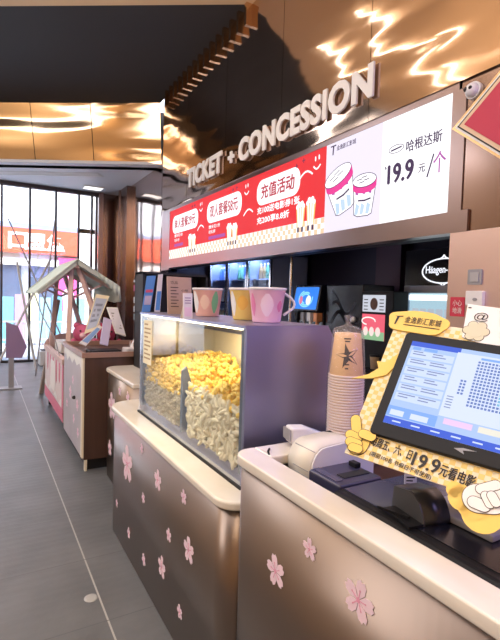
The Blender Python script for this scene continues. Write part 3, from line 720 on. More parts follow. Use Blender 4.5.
# black hooded card reader
cr = thing('hooded_scan_reader', 'black hooded scanner with a curved back on the black terminal base', 'scanner', (.97, .79, 1.058))
A = [at(*p, 2, 1.058) for p in ((393, 507), (424, 527), (449, 523))]
l0 = Vector((.905, .865, 1.058)); l1 = A[1]; l2 = A[2]
dx = (l2-l1).normalized(); dz = Vector((0, 0, 1)); bk_ = Vector((-dx.y, dx.x, 0))
if bk_.dot(FW) < 0: bk_ = -bk_
W_ = .078; D_ = .07; H_ = .068
base = l1
prof = [(0, 0), (0, .012), (.008, .032), (.02, .05), (.04, .064), (.055, H_), (D_+.05, H_-.012), (D_+.055, 0)]
side = [base + bk_*p_ + dz*q_ for p_, q_ in prof]
MB().prism([base+bk_*p_+dz*q_+dx*.002 for p_, q_ in prof], dx*W_, True).build('hood', mat('satin_black', (.035, .035, .038), .28), cr)
MB().prism([base+bk_*p_+dz*q_*.99-dx*.002 for p_, q_ in prof], dx*.005).build('end_plate', mat('charcoal_plastic', (.055, .055, .06), .4), cr)
g = MB(); g.prism([base-dx*.045+bk_*.0, base-dx*.003, base-dx*.003+bk_*.11, base-dx*.035+bk_*.11], dz*.006); g.build('foot', BLACKP, cr)
g = MB(); g.beam(base-dx*.05+bk_*.12+dz*.004, base-dx*.02+bk_*.03+dz*.012, .006, .006); g.build('tab', BLACKP, cr)

# ------------------------------------------------------------------ cups in a bag
NC = 24
cupb = MB().lathe([(.066, 0), (.069, .002), (.069, .008), (.066, .010), (.051, .168), (.048, .170), (.048, .164), (0, .164)], (0, 0, 0), 32)
cx, cy = 1.245, 1.395
CUPM = mat('cup_kraft', (.78, .5, .24), .5); RIMM = mat('cup_rim_white', (.92, .8, .72), .5)
for i in range(NC):
    z = 1.06+i*.0108; last = i == NC-1
    t = thing('paper_cup', 'topmost kraft paper cup of the bagged stack, with a black star' if last else 'kraft paper cup nested upside down in the bagged stack behind the yellow sign frame', 'paper cup', (cx, cy, z), 'paper cups in the bagged stack')
    if i == 0:
        w_ = MB().lathe([(.066, .009), (.051, .168), (.048, .170), (0, .170)], (cx, cy, z), 32).build('wall', CUPM, t)
        r_ = MB().lathe([(.064, 0), (.069, .001), (.0705, .0045), (.069, .0085), (.065, .009)], (cx, cy, z), 32).build('rim', RIMM, t)
    else:
        for s0 in (w_, r_): o = s0.copy(); COL.objects.link(o); o.parent = t
    if last:
        th0 = math.atan2(-cy, -cx)
        def on(a, zz, off=.0008): r = .066-(.015)*(zz-.009)/.159+off; an = th0 + a; return (cx+r*math.cos(an), cy+r*math.sin(an), z+zz)
        g = MB(); ctr = (0.05, .085); pts = []
        for k in range(10):
            an = math.pi/2+k*math.pi/5+.25; rr = .05 if k % 2 == 0 else .017; pts.append((ctr[0]+rr*math.cos(an)/.06, ctr[1]+rr*math.sin(an)))
        for k in range(10):
            (a1, z1), (a2, z2) = pts[k], pts[(k+1) % 10]; v = [on(*ctr)]; n = 4
            for j in range(n+1): v.append(on(a1+(a2-a1)*j/n, z1+(z2-z1)*j/n))
            g.add(v, [(0, j+1, j+2) for j in range(n)])
        g.build('star_print', INK, t)
        g = MB()
        for zz, w in ((.148, .5), (.138, .35), (.05, .3), (.035, .2)):
            g.add([on(-w/2, zz), on(0, zz), on(w/2, zz), on(w/2, zz+.005), on(0, zz+.005), on(-w/2, zz+.005)], [(0, 1, 4, 5), (1, 2, 3, 4)])
        g.build('lettering', INK, t)
bagm = glass('plastic_film', (.95, .94, .97), 1.3, .12)
m, nt = bagm, bagm.node_tree
tn = nt.nodes.new('ShaderNodeTexNoise'); tn.inputs['Scale'].default_value = 45; tb_ = nt.nodes.new('ShaderNodeBump'); tb_.inputs['Strength'].default_value = .6; tb_.inputs['Distance'].default_value = .01
tcn = nt.nodes.new('ShaderNodeTexCoord'); nt.links.new(tcn.outputs['Object'], tn.inputs['Vector']); nt.links.new(tn.outputs['Fac'], tb_.inputs['Height'])
for n in nt.nodes:
    if n.type == 'BSDF_GLOSSY': nt.links.new(tb_.outputs[0], n.inputs['Normal'])
g = MB(); prof = [(.073, .003), (.074, .1), (.0735, .2), (.074, .258), (.070, .30), (.062, .40), (.056, .432), (.045, .440), (.02, .446), (.008, .455), (.012, .47), (.018, .485), (.006, .488)]
v = []; f = []; sg_ = 40
for i, (r, z) in enumerate(prof):
    for k in range(sg_):
        w = 2*math.pi*k/sg_; rr = r*(1+.02*math.sin(7*w+i*1.3)+.012*math.sin(13*w+i*2.1)); v.append((cx+rr*math.cos(w), cy+rr*math.sin(w), 1.06+z))
for i in range(len(prof)-1):
    for k in range(sg_): l = (k+1) % sg_; f.append((i*sg_+k, i*sg_+l, (i+1)*sg_+l, (i+1)*sg_+k))
df = nt.nodes.new('ShaderNodeBsdfTranslucent'); df.inputs[0].default_value = (.95, .92, .97, 1); d2_ = nt.nodes.new('ShaderNodeBsdfDiffuse'); d2_.inputs[0].default_value = (.95, .92, .97, 1)
out_ = nt.nodes.get('Material Output'); last_ = out_.inputs[0].links[0].from_socket; mx_ = nt.nodes.new('ShaderNodeMixShader'); mx_.inputs[0].default_value = .07
nt.links.new(last_, mx_.inputs[1]); nt.links.new(d2_.outputs[0], mx_.inputs[2]); nt.links.new(mx_.outputs[0], out_.inputs[0])
g.add(v, f, True); tag(g.build('plastic_cup_bag', bagm, loc=(cx, cy, 1.06)), 'clear plastic bag with a twisted top wrapped around the paper cups', 'plastic bag')

# ------------------------------------------------------------------ monitor with its yellow frame
d_, e_ = Vector((.394, -.915, -.082)).normalized(), Vector((.593, .185, .784))
e_ = (e_-d_*e_.dot(d_)).normalized(); n_ = d_.cross(e_)
P0 = EYE+ray(406.8, 331.6)*1.3
FM = Frame(P0, d_, e_); 
hgt = -FM.loc(atpl(368, 432, P0, n_))[1]; wid = hgt*1.5
mon = thing('pos_monitor', 'black touch monitor showing a blue seat plan on the ticket counter', 'monitor', (1.2, .7, 1.058))
g = MB(); FM.rr(g, 0, -hgt, wid, 0, .012, -.035, .035); g.build('bezel', BLACKP, mon, bevel=.003)
# foot and neck
mid = FM.p(wid*.45, -hgt*.75, -.035)
g = MB(); g.beam(mid, (mid.x+.10, mid.y+.05, 1.09), .07, .03); g.build('neck', GREY, mon)
g = MB(); g.box((mid.x+.02, mid.y-.06, 1.0575), (mid.x+.2, mid.y+.14, 1.075)); g.build('base', GREY, mon, bevel=.005)
sx0, sy1 = FM.loc(atpl(412.6, 341, P0, n_)); sx0b, sy0 = FM.loc(atpl(383, 422, P0, n_)); sx0 = (sx0+sx0b)/2
sx1 = wid-sx0; sw_, sh_ = sx1-sx0, sy1-sy0
def SC(a, b): return sx0+sw_*a, sy0+sh_*b
def srect(g, a0, b0, a1, b1, lift): x0, y0 = SC(a0, b0); x1, y1 = SC(a1, b1); FM.rect(g, x0, y0, x1, y1, lift, .0004)
g = MB(); srect(g, 0, 0, 1, 1, .0003); scr = g.build('screen', lit('screen_pale_blue', (.40, .55, .90), .95), mon)
def sp_(name, m, rects, lift):
    g = MB()
    for r in rects: srect(g, *r, lift)
    return g.build(name, m, scr)
UIW = lit('screen_white', (.62, .70, .93), 1.0); UIB = lit('screen_blue', (.03, .1, .62), 1.); UIM = lit('screen_mid_blue', (.22, .42, .9), .9); UIL = lit('screen_light', (.56, .66, .94), 1.); UID = lit('screen_ink', (.22, .28, .5), .9)
UIP = lit('screen_pink', (.85, .6, .9), .9); UIY = lit('screen_cream', (.85, .82, .72), .9); UIT = lit('screen_teal', (.2, .5, .75), .9)
sp_('title_bar', UIB, [(0, .94, .30, 1), (0, 0, 1, .075)], .0008)
sp_('white_panel', UIW, [(.285, .215, 1, .95)], .0009)
sp_('list_row', UIL, [(.015, .80-.105*k, .275, .885-.105*k) for k in range(6)], .0011)
sp_('tab', UIM, [(.09, .895, .17, .93)], .0012); sp_('tab', UIM, [(.02, .895, .07, .93)], .0012); sp_('lower_field', UIM, [(0, .085, .285, .2)], .0012)
for k in range(6): sp_('list_lettering', UID, [(.03+.12*q, .865-.105*k-.03*r, .03+.12*q+.06+.02*((k*7+r) % 3), .877-.105*k-.03*r) for q in range(2) for r in range(2)], .0016)
sp_('note_lettering', UID, [(.30, .43-.03*k, .335, .44-.03*k) for k in range(5)], .0016)
for k in range(8): sp_('menu_word', UIL, [(.05+.11*k, .03, .1+.11*k, .045)], .0016)
sp_('seat_heading', UIM, [(.42, .90, .88, .925)], .0013)
seats = []; seatsB = []
for r in range(15):
    for k in range(26):
        a = .41+k*.0185; b = .86-r*.035
        (seatsB if (8 <= k <= 20 and 7 <= r <= 12) else seats).append((a, b, a+.0125, b+.022))
for r in range(5): seats += [(.345+k*.0185, .62-r*.035, .3575+k*.0185, .642-r*.035) for k in range(2)]
sp_('seat_mark', mat('seat_navy', (.02, .02, .02), .6, emit=.8, ecol=(.1, .2, .55)), seats, .0013); sp_('seat_mark', UIT, seatsB, .0013)
sp_('footer_card', UIP, [(.32, .14, .47, .20)], .0012); sp_('footer_card', UIY, [(.5, .14, .66, .20)], .0012); sp_('footer_card', UIW, [(.02, .1, .1, .16), (.14, .1, .24, .16)], .0014)
# maker's mark on the lower bezel
g = MB(); FM.text(g, 'HSPOS', wid*.42, -hgt+.012, .045, .011, .0005, bold=.02) if False else FM.poly(g, [(wid*.42, -hgt+.02), (wid*.47, -hgt+.012), (wid*.46, -hgt+.02), (wid*.52, -hgt+.026), (wid*.46, -hgt+.026)], .0005); g.build('mark', GREY, mon)

FP = Frame(FM.p(0, 0, -.012), d_, e_)
fr = thing('promotion_frame', 'yellow checked cardboard sign frame around the monitor, offering 19.9 tickets', 'sign', FP.p(wid*.4, -hgt-.08))
def px(u, v): return FP.loc(atpl(u, v, FP.O, n_))
BL, BRt = px(356, 436), px(482, 512); 
x0 = px(384, 351)[0]; x0b = px(357, 424)[0]; xl = (x0+x0b)/2
xr = wid+.05; yt = px(430, 325)[1]+.004; yb = (px(362, 446)[1]+px(440, 487)[1])/2-.012
def strip(g, a0, b0, a1, b1, lift, t): FP.rect(g, a0, b0, a1, b1, lift, t)
g = MB()
for r in ((xl, yb, xr, -hgt+.004), (xl, -hgt+.004, .006, yt), (wid-.006, -hgt+.004, xr, yt), (.006, -.004, wid-.006, yt)): strip(g, *r, -.004, .004)
pane = g.build('board', mat('board_cream', (.80, .73, .55), .6), fr)
g = MB(); c_ = .0125
i = 0
for k in range(int((xr-xl)/c_)+1):
    for j in range(int((yt-yb)/c_)+1):
        a, b = xl+k*c_, yb+j*c_
        if a+c_ > xr or b+c_ > yt: continue
        if 0 < a and a+c_ < wid and b > -hgt and b+c_ < 0: continue
        if (k+j) % 2: FP.rect(g, a, b, a+c_, b+c_, .0002, .0003)
g.build('check_pattern', YELL, fr)
# yellow title plaque (bumpy cloud outline) at the top corner
pc0, pc1 = px(388, 322), px(449, 325)
aC, bC = (pc0[0]+pc1[0])/2, (pc0[1]+pc1[1])/2; wC = (pc1[0]-pc0[0])/2
hC = abs(px(418, 312)[1]-px(418, 331)[1])/2*1.15
out = []
for k in range(48):
    t = 2*math.pi*k/48; q = 1+.05*math.sin(5*t+.5); out.append((aC+wC*q*math.copysign(abs(math.cos(t))**.7, math.cos(t)), bC+hC*q*math.copysign(abs(math.sin(t))**.8, math.sin(t))))
g = MB(); FP.poly(g, out, .001, .005); g.build('title_plaque', YEL, fr)
g = MB(); FP.text(g, '金逸影汇影城', aC-wC*.42, bC-hC*.2, wC*1.2, hC*.62, .0065, bold=.01)
FP.rect(g, aC-wC*.42, bC-hC*.42, aC+wC*.78, bC-hC*.34, .0065, .0004)
FP.poly(g, [(aC-wC*.8, bC+hC*.32), (aC-wC*.52, bC+hC*.42), (aC-wC*.52, bC+hC*.32), (aC-wC*.64, bC+hC*.27), (aC-wC*.68, bC-hC*.45), (aC-wC*.74, bC-hC*.45), (aC-wC*.72, bC+hC*.27)], .0065, .0004)
g.build('title_lettering', INK, fr)
# swoosh with pointed end
pts = [px(u, v) for u, v in ((399, 354), (397, 366), (386, 376), (372, 379), (352, 379), (369, 375), (379, 369), (377, 362), (387, 363))]
g = MB(); FP.poly(g, pts, .001, .004); g.build('swoosh', YEL, fr)
# lettering rows
def rows(g):
    def put(s, u, v, u2, v2, hpx, bold):
        a, b = px(u, v); a2, b2 = px(u2, v2); fx = Vector((a2-a, b2-b)); L = fx.length
        sub = Frame(FP.p(a, b), FP.x*fx.x/L+FP.y*fx.y/L, FP.y*fx.x/L-FP.x*fx.y/L)
        sub.text(g, s, 0, 0, L, hpx, .0012, bold=bold)
    hh = .024
    put('每周五、六、日', 370, 445, 410, 460.5, .025, .03); put('19.9', 411, 465, 437, 474.5, .033, .03); put('元看电影', 438, 475, 473, 489, .028, .03)
    put('(限前100名 节假日不可使用)', 369, 456, 430, 481, .014, .018)
g = MB(); rows(g); g.build('lettering', INK, fr)
# cartoon pointing hand cut-out: palm, index finger up, three folded fingers, thumb
def handpart(g, oc, u, v, lu, lv, r):
    a, b = px(u, v); c2, d2 = px(lu, lv); L = math.hypot(c2-a, d2-b) or 1e-5; ux, uy = (c2-a)/L, (d2-b)/L
    def cap(rad):
        o = []
        for i in range(13): t = math.pi/2+math.pi*i/12; o.append((a+rad*(ux*math.cos(t)-uy*math.sin(t)), b+rad*(uy*math.cos(t)+ux*math.sin(t))))
        for i in range(13): t = -math.pi/2+math.pi*i/12; o.append((c2+rad*(ux*math.cos(t)-uy*math.sin(t)), d2+rad*(uy*math.cos(t)+ux*math.sin(t))))
        return o
    FP.poly(oc, cap(r+.0014), g[1], .0004); FP.poly(g[0], cap(r), g[1]+.0004, .0006)
gA, gO = MB(), MB()
for k, (u, v, u2, v2, r) in enumerate(((360, 441, 358, 445, .026), (357, 432, 356, 420, .0125), (350.5, 435, 358, 439, .0115), (350.5, 442, 358, 445, .0115), (353, 448, 359, 450, .0105), (364, 435, 372, 438, .0115))):
    handpart((gA, .002+.0011*k), gO, u, v, u2, v2, r)
hd = gA.build('hand_cutout', YEL, fr); gO.build('outline', INK, hd)
# lower edge yellow blob with a white glove fist
gY, gI, gW = MB(), MB(), MB()
for u, v, r in ((462, 498, .028), (474, 505, .034), (482, 514, .04), (455, 490, .018)): a, b = px(u, v); FP.disc(gY, a, b, r, lift=.001, t=.002)
gY.build('yellow_blob', YEL, fr)
for k, (u, v, u2, v2, r) in enumerate(((478, 499, 492, 500, .030), (481, 490, 496, 486, .010), (474, 503, 484, 507, .012), (486, 497, 490, 505, .009), (492, 497, 496, 504, .009))): handpart((gW, .004+.0011*k), gI, u, v, u2, v2, r)
gw = gW.build('glove_cutout', WHITE, fr); gI.build('outline', INK, gw)
# white corner card with a flower at the top corner
gC = MB(); pts = [px(*p) for p in ((462, 338), (468, 305), (500, 309), (500, 350))]; FP.poly(gC, pts, .001, .003); wc = gC.build('corner_card', WHITE, fr)
gC = MB(); a, b = px(482, 320); FP.text(gC, '@', a-.02, b-.01, .035, .03, .0045); FP.rect(gC, px(469, 307)[0], px(469, 308)[1]-.004, px(472, 308)[0], px(469, 308)[1], .0045, .0004); gC.build('lettering', INK, wc)
gF, gK = MB(), MB(); a, b = px(476, 332)
for k in range(6): t = k*math.pi/3; FP.disc(gK, a+.02*math.cos(t), b+.02*math.sin(t), .0135, lift=.0042, t=.0005); FP.disc(gF, a+.02*math.cos(t), b+.02*math.sin(t), .012, lift=.0046, t=.0006)
FP.disc(gF, a, b, .02, lift=.0048, t=.0008)
fl_ = gF.build('flower_cutout', mat('flower_sand', (.62, .6, .45), .6), fr); gK.build('outline', INK, fl_)
# little price tag hanging under the frame on the desk
q = at(410, 487, 2, 1.058)
tgc = thing('small_white_tag', 'small white printed tag under the yellow sign frame', 'tag', q)
ft = Frame(q, (_r).normalized(), (0, 0, 1)); g = MB(); ft.rect(g, -.018, 0, .018, .045, 0, .003); g.build('card', WHITE, tgc)
g = MB(); [ft.rect(g, -.013, .008+.01*k, .012-.006*(k % 2), .012+.01*k, .0035, .0003) for k in range(3)]; g.build('lettering', INK, tgc)

# ================================================================== CONCESSION BACK LINE
bc = thing('back_service_counter', 'long black back counter carrying the drink machines', 'counter', (4.0, 4.4, 0))
MB().box((3.62, 2.15, 0), (4.2, 5.2, .86)).build('body', BLACK, bc); MB().box((3.58, 2.15, .86), (4.2, 5.22, .9)).build('worktop', BLACKG, bc)
# soda fountain with blue screen
sf = thing('soda_fountain', 'black soda fountain with a bright blue picture panel and four nozzles', 'drink dispenser', (3.9, 4.82, .9))
ya, yb_ = 4.56, 5.10
g = MB(); g.prism([(3.66, ya, .9), (3.66, ya, 1.46), (3.56, ya, 1.47), (3.62, ya, 1.80), (4.1, ya, 1.80), (4.1, ya, .9)], (0, yb_-ya, 0)); g.build('body', BLACKG, sf, bevel=.01)
fs = Frame((3.5605, yb_, 1.475), (0, -1, 0), (.06, 0, .33)); W = yb_-ya
g = MB(); fs.rr(g, .03, .015, W-.03, .30, .02, .001, .004); pnl = g.build('picture_panel', lit('soda_blue', (.03, .2, .75), 1.1), sf)
g = MB(); [fs.stroke(g, [(W*.5+(.08+.03*k)*math.cos(t*.3+k), .15+(.06+.022*k)*math.sin(t*.3+k)) for t in range(16)], .018, .006) for k in range(3)]; g.build('swirl_print', lit('soda_cyan', (.25, .65, .95), 1.1), pnl)
g = MB(); fs.disc(g, W*.62, .13, .05, .06, .0075); g.build('fruit_print', lit('soda_white', (.85, .9, 1), 1.1), pnl); g = MB(); fs.disc(g, W*.33, .13, .035, .055, .0075); g.build('fruit_print', lit('soda_red', (.8, .2, .35), .9), pnl)
for k, m in enumerate((BLACKP, GREY, WHITEP, mat('nozzle_orange', (.75, .3, .12), .4))):
    y = yb_-.07-.135*k; g = MB(); g.box((3.57, y-.05, 1.34), (3.66, y+.02, 1.45)); g.tube([(3.61, y-.015, 1.34), (3.61, y-.015, 1.30)], .02, 10); g.build('nozzle', m, sf, bevel=.006)
# dark machine with a swirl
dm = thing('dark_drink_machine', 'dark glossy drink machine with a grey swirl on its front', 'drink dispenser', (3.9, 4.2, .9))
g = MB(); g.box((3.66, 3.88, .9), (4.15, 4.52, 1.80)); g.build('body', BLACKG, dm, bevel=.015)
fd = FX(3.66, 4.52, .9); g = MB(); [fd.stroke(g, [(.12+.4*i/14, .45+k*.12+.13*math.sin(i*.33+k*.8)) for i in range(15)], .05-.01*k, .001) for k in range(3)]; g.build('swirl_print', mat('swirl_grey', (.045, .05, .065), .35), dm)
g = MB(); g.box((3.64, 3.93, .98), (3.66, 4.47, 1.2)); g.build('drip_bay', BLACK, dm); g = MB(); g.ball((3.64, 4.0, 1.40), .035, 12, 8); g.build('tap_knob', WHITEP, dm)
# coffee machine with lit panels
cm = thing('panel_coffee_machine', 'black coffee machine with a white button panel above a lit red poster', 'coffee machine', (3.85, 3.64, .9))
g = MB(); g.box((3.62, 3.40, .9), (3.84, 3.86, 1.72)); g.build('body', BLACKP, cm, bevel=.01)
fc = FX(3.62, 3.86, 0)
g = MB(); fc.rect(g, .03, 1.50, .36, 1.68, .001, .004); pn = g.build('button_panel', lit('panel_white', (.72, .75, .85), .75), cm)
g = MB(); fc.disc(g, .2, 1.585, .055, .065, .006); g.build('cup_print', mat('cup_print_brown', (.12, .05, .03), .5), pn)
g = MB(); [fc.rect(g, x_, 1.52+.035*k, x_+.06, 1.53+.035*k, .006, .0006) for x_ in (.05, .28) for k in range(4)]; g.build('button', INK, pn)
g = MB(); fc.rect(g, .03, 1.2, .36, 1.475, .001, .004); pr_ = g.build('poster', lit('poster_red', (.85, .12, .18), .9), cm)
g = MB(); fc.rect(g, .03, 1.2, .36, 1.29, .006, .0006); g.build('poster_foot', lit('poster_green', (.3, .55, .3), .8), pr_)
g = MB(); [fc.disc(g, .09+.09*k, 1.29, .035, .05, .0075) for k in range(3)]; g.build('poster_cup', lit('poster_cream', (.9, .75, .7), .9), pr_)
g = MB(); [fc.stroke(g, [(.13+.1*math.cos(i*.4), 1.40+.04*math.sin(i*.4)) for i in range(12)], .014, .007)]; g.build('poster_lettering', lit('poster_white', (.95, .9, .85), 1.), pr_)
q = at(376, 362, 0, 3.62)
kc = thing('takeaway_cup', 'single kraft takeaway cup on the back counter below the red poster', 'paper cup', (3.60, q.y, .9))
zz = .2; MB().lathe([(0, 0), (.04, 0), (.052, .13), (.055, .132), (.055, .138), (0, .136)], (3.60, q.y, .9+.0), 20).build('body', KRAFT, kc)
MB().lathe([(.056, .13), (.058, .138), (.05, .15), (0, .15)], (3.60, q.y, .9), 20).build('lid', BLACKP, kc)
# ice cream freezer with its oval sign
fz = thing('ice_cream_freezer', 'upright ice cream freezer with a lit glass front and oval name sign', 'freezer', (4.3, 3.35, 0))
SILV = mat('freezer_silver', (.45, .48, .58), .35, .7)
g = MB(); g.box((4.22, 2.7, 0), (4.44, 3.8, 2.2)); g.build('body', BLACKG, fz)
fz_ = FX(4.22, 3.8, 0)
g = MB(); fz_.rect(g, .02, 1.0, .09, 1.80, 0, .03); fz_.rect(g, 1.0, 1.0, 1.07, 1.80, 0, .03); fz_.rect(g, .09, 1.72, 1.0, 1.80, 0, .03); fz_.rect(g, .09, 1.0, 1.0, 1.07, 0, .03); g.build('door_frame', SILV, fz)
g = MB(); fz_.rect(g, .09, 1.07, 1.0, 1.72, .002, .004); inn = g.build('lit_interior', lit('freezer_glow', (.55, .78, .92), .75), fz)
g = MB(); fz_.rect(g, .09, 1.64, 1.0, 1.70, .008, .004); g.build('lamp', lit('freezer_lamp', (.9, 1, 1), 2.2), inn)
g = MB()
for r in range(3):
    for k in range(8): fz_.rr(g, .14+.105*k, 1.12+.17*r, .14+.105*k+.08, 1.12+.17*r+.09, .012, .008, .01)
g.build('tub_print', lit('tub_white', (.65, .7, .8), .7), inn)
g = MB(); fz_.rect(g, .09, 1.07, 1.0, 1.72, .02, .004); g.build('glass', GLASS, fz)
NW = lit('sign_white', (.9, .92, 1.), 1.05)
qs = fz_.loc(at(439, 271, 0, 4.22))
g = MB(); N = 40; aS, bS = qs[0]+.06, qs[1]
el = [(aS+.27*math.cos(2*math.pi*i/N), bS+.13*math.sin(2*math.pi*i/N)) for i in range(N+1)]
fz_.stroke(g, el, .014, .004, .006)
for sgn in (1, -1): fz_.stroke(g, [(aS-.06, bS+sgn*.125), (aS-.02, bS+sgn*.14), (aS, bS+sgn*.165), (aS+.02, bS+sgn*.14), (aS+.06, bS+sgn*.125)], .012, .004, .006)
fz_.text(g, 'Häagen-Dazs', aS-.225, bS-.045, .45, .1, .004, .002, bold=.02); g.build('sign_lettering', NW, fz)
# drinks coolers with bottles
bottles = 0
GL_COOL = glass('cooler_glass', (.8, .87, 1.), .8)
BOTM = [mat('bottle_%s' % n, c, .25, emit=0) for n, c in (('white', (.75, .8, .9)), ('blue', (.12, .25, .6)), ('green', (.2, .5, .35)), ('amber', (.6, .4, .2)))]
btmpl = {}
cool_names = ('steel framed glass drinks cooler at the far end of its row', 'steel framed glass drinks cooler, the middle one of its row', 'steel framed glass drinks cooler next to the soda machines')
for ci in range(3):
    yb0_, yb1_ = 8.0-.72*ci-.70, 8.0-.72*ci
    t = thing('drinks_cooler', cool_names[ci], 'drinks cooler', (3.95, (yb0_+yb1_)/2, 0), 'glass drinks coolers')
    g = MB(); g.box((3.72, yb0_, 0), (4.40, yb0_+.03, 2.32)); g.box((3.72, yb1_-.03, 0), (4.40, yb1_, 2.32)); g.box((4.36, yb0_, 0), (4.40, yb1_, 2.32)); g.box((3.72, yb0_, 2.26), (4.40, yb1_, 2.32)); g.box((3.72, yb0_, 0), (4.40, yb1_, .5)); g.build('cabinet', mat('cooler_liner', (.35, .42, .6), .4), t)
    g = MB(); g.box((3.69, yb0_, .5), (3.72, yb0_+.035, 2.32)); g.box((3.69, yb1_-.035, .5), (3.72, yb1_, 2.32)); g.box((3.69, yb0_, 2.27), (3.72, yb1_, 2.32)); g.build('door_frame', CHROME, t)
    g = MB(); g.box((3.70, yb0_+.035, .5), (3.706, yb1_-.035, 2.27)); g.build('door_glass', GL_COOL, t)
    g = MB(); g.box((3.78, yb0_+.04, 2.235), (3.84, yb1_-.04, 2.26)); g.build('lamp', lit('cooler_lamp', (.7, .8, 1.), 30.), t)
    for s_i in range(4):
        zz = .78+.38*s_i; g = MB(); g.box((3.76, yb0_+.03, zz-.02), (4.36, yb1_-.03, zz)); g.build('shelf', CHROME, t)
        for k in range(6):
            y = yb0_+.09+k*.104; mi = (s_i+k//2+ci) % 4; nm = ('white', 'blue', 'green', 'amber')[mi]
            lb = '%s drink bottle on a shelf of the glass coolers' % nm
            if mi not in btmpl:
                r = thing('drink_bottle', lb, 'bottle', (3.9, y, zz), nm+' bottles in the drinks coolers'); btmpl[mi] = r
                MB().lathe([(0, 0), (.034, 0), (.036, .02), (.036, .16), (.014, .215), (.014, .235), (0, .235)], (3.9, y, zz), 12).build('body', BOTM[mi], r)
                MB().lathe([(.016, .225), (.016, .25), (0, .25)], (3.9, y, zz), 12).build('cap', WHITEP, r)
            else: dup(btmpl[mi], (3.9, y, zz), lb)
# thin silver post
q = at(291, 280, 0, 3.2)
g = MB().tube([(3.2, q.y, 0), (3.2, q.y, 2.6)], .018, 12); tag(g.build('silver_post', CHROME, loc=(3.2, q.y, 0)), 'thin silver post standing beside the soda fountain', 'post')

# ================================================================== FAR CABINET AND WHAT STANDS ON IT
fc_ = thing('wooden_display_cabinet', 'brown wooden cabinet with a pale blossom printed front and lipped top', 'cabinet', (1.15, 4.9, 0))
g = MB(); g.box((.80, 4.34, .10), (1.6, 5.44, 1.03)); g.build('body', WOOD, fc_)
g = MB(); g.box((.84, 4.37, 0), (1.58, 5.42, .10)); g.build('plinth', BLACK, fc_)
g = MB(); g.box((.775, 4.32, 1.03), (.80, 5.46, 1.075)); g.box((1.58, 4.32, 1.03), (1.61, 5.46, 1.075)); g.box((.8, 4.32, 1.03), (1.58, 4.35, 1.075)); g.box((.8, 5.43, 1.03), (1.58, 5.46, 1.075)); g.build('rim', mat('rim_wood', (.33, .2, .16), .4), fc_)
PRINT = mat('print_grey_lilac', (.40, .37, .42), .35, noise=((2, 2, 2), .7, (.52, .48, .53)))
g = MB(); g.box((.787, 4.40, .12), (.80, 5.43, 1.02)); fp = g.build('door', PRINT, fc_)
for y, z, r in ((4.6, .55, .06), (4.78, .38, .05), (5.0, .6, .07), (5.2, .45, .05), (4.55, .3, .05), (4.85, .75, .05)): blossom(fp, .7865, y, z, r, y)
bpart2 = MB(); FX(.7865, 5.4, 0).poly(bpart2, [(0, 1.02), (0, .93), (.1, .97), (.2, .90), (.33, .96), (.5, .91), (.62, .97), (.75, .92), (.9, .96), (1.0, .9), (1.0, 1.02)], .001); bpart2.build('drip_print', WHITE, fp)
g = MB(); g.ball((.775, 4.72, .60), .018, 10, 8); g.build('knob', INK, fp)
g = MB(); g.box((.783, 4.335, .12), (.80, 4.40, 1.03)); g.box((.81, 4.33, .0), (.83, 4.37, .1)); g.build('edge_strip', mat('edge_cream', (.85, .78, .62), .4), fc_)
CT = 1.031
# the tilted frames on it
def easel(name, label, cat, pts, depth_y, m_frame, m_pane, border, deco=None):
    """a tilted board: pts are the corners TL, TR, BR, BL seen in the photo, standing at Y about depth_y, top leaning away"""
    Pb = [at(*p, 1, depth_y) for p in pts[2:]]; lean = .12
    Pt = [at(*p, 1, depth_y+lean) for p in pts[:2]]
    O = Pb[1]; n = (Pb[0]-O).cross(Pt[0]-O).normalized()
    if n.dot(FW) > 0: n = -n
    zmin = min(O.z, Pb[0].z); t = thing(name, label, cat, (O.x, O.y, zmin))
    ring = [Pt[0], Pt[1], Pb[0], Pb[1]]
    MB().prism(ring, -n*.018).build('frame', m_frame, t)
    c = sum(ring, Vector())/4; inner = [p+(c-p)*border + n*.001 for p in ring]
    pn = MB().prism(inner, n*.002).build('panel', m_pane, t)
    if deco:
        for k in range(deco[1]):
            f0 = .18+.7*k/deco[1]; f1 = f0+.35/deco[1]; L = lambda f, s: (inner[0]+(inner[3]-inner[0])*f)*(1-s)+(inner[1]+(inner[2]-inner[1])*f)*s
            MB().prism([L(f0, .15)+n*.002, L(f0, .8)+n*.002, L(f1, .8)+n*.002, L(f1, .15)+n*.002], n*.001).build('print', deco[0], t)
    return t
PALEB = mat('pale_blue_print', (.45, .52, .66), .4); LILAC = mat('lilac_card', (.5, .46, .66), .5); CREAMF = mat('cream_frame', (.82, .74, .52), .5)
easel('framed_poster', 'tilted cream framed poster with a blue grey picture on the wooden cabinet', 'poster', ((96, 294), (109.5, 296), (96, 330), (84, 334)), 4.9, CREAMF, PALEB, .2, (mat('print_slate', (.25, .28, .36), .5), 4))
easel('white_notice_stand', 'white notice stand with grey text lines on the wooden cabinet', 'notice', ((107, 307), (117.5, 307.5), (126, 336), (116, 333)), 4.75, WHITE, mat('notice_paper', (.68, .68, .78), .5), .1, (GREY, 6))
easel('lilac_card_stand', 'plain lilac upright card between the two tilted displays on the cabinet', 'card', ((104, 317), (112, 320), (108, 346), (100, 344)), 4.62, LILAC, mat('lilac_face', (.56, .52, .74), .5), .06)
easel('blue_white_box', 'flat white and blue box leaning at the front of the cabinet', 'box', ((99, 325), (102.5, 327), (86, 346), (79, 343)), 4.7, WHITE, mat('box_blue', (.25, .42, .72), .45), .25)
g = MB(); g.box((.86, 4.42, CT), (1.15, 4.62, CT+.05)); tag(g.build('black_device_tray', BLACKP, loc=(1.0, 4.52, CT), bevel=.01), 'low black device tray at the front edge of the wooden cabinet', 'tray')
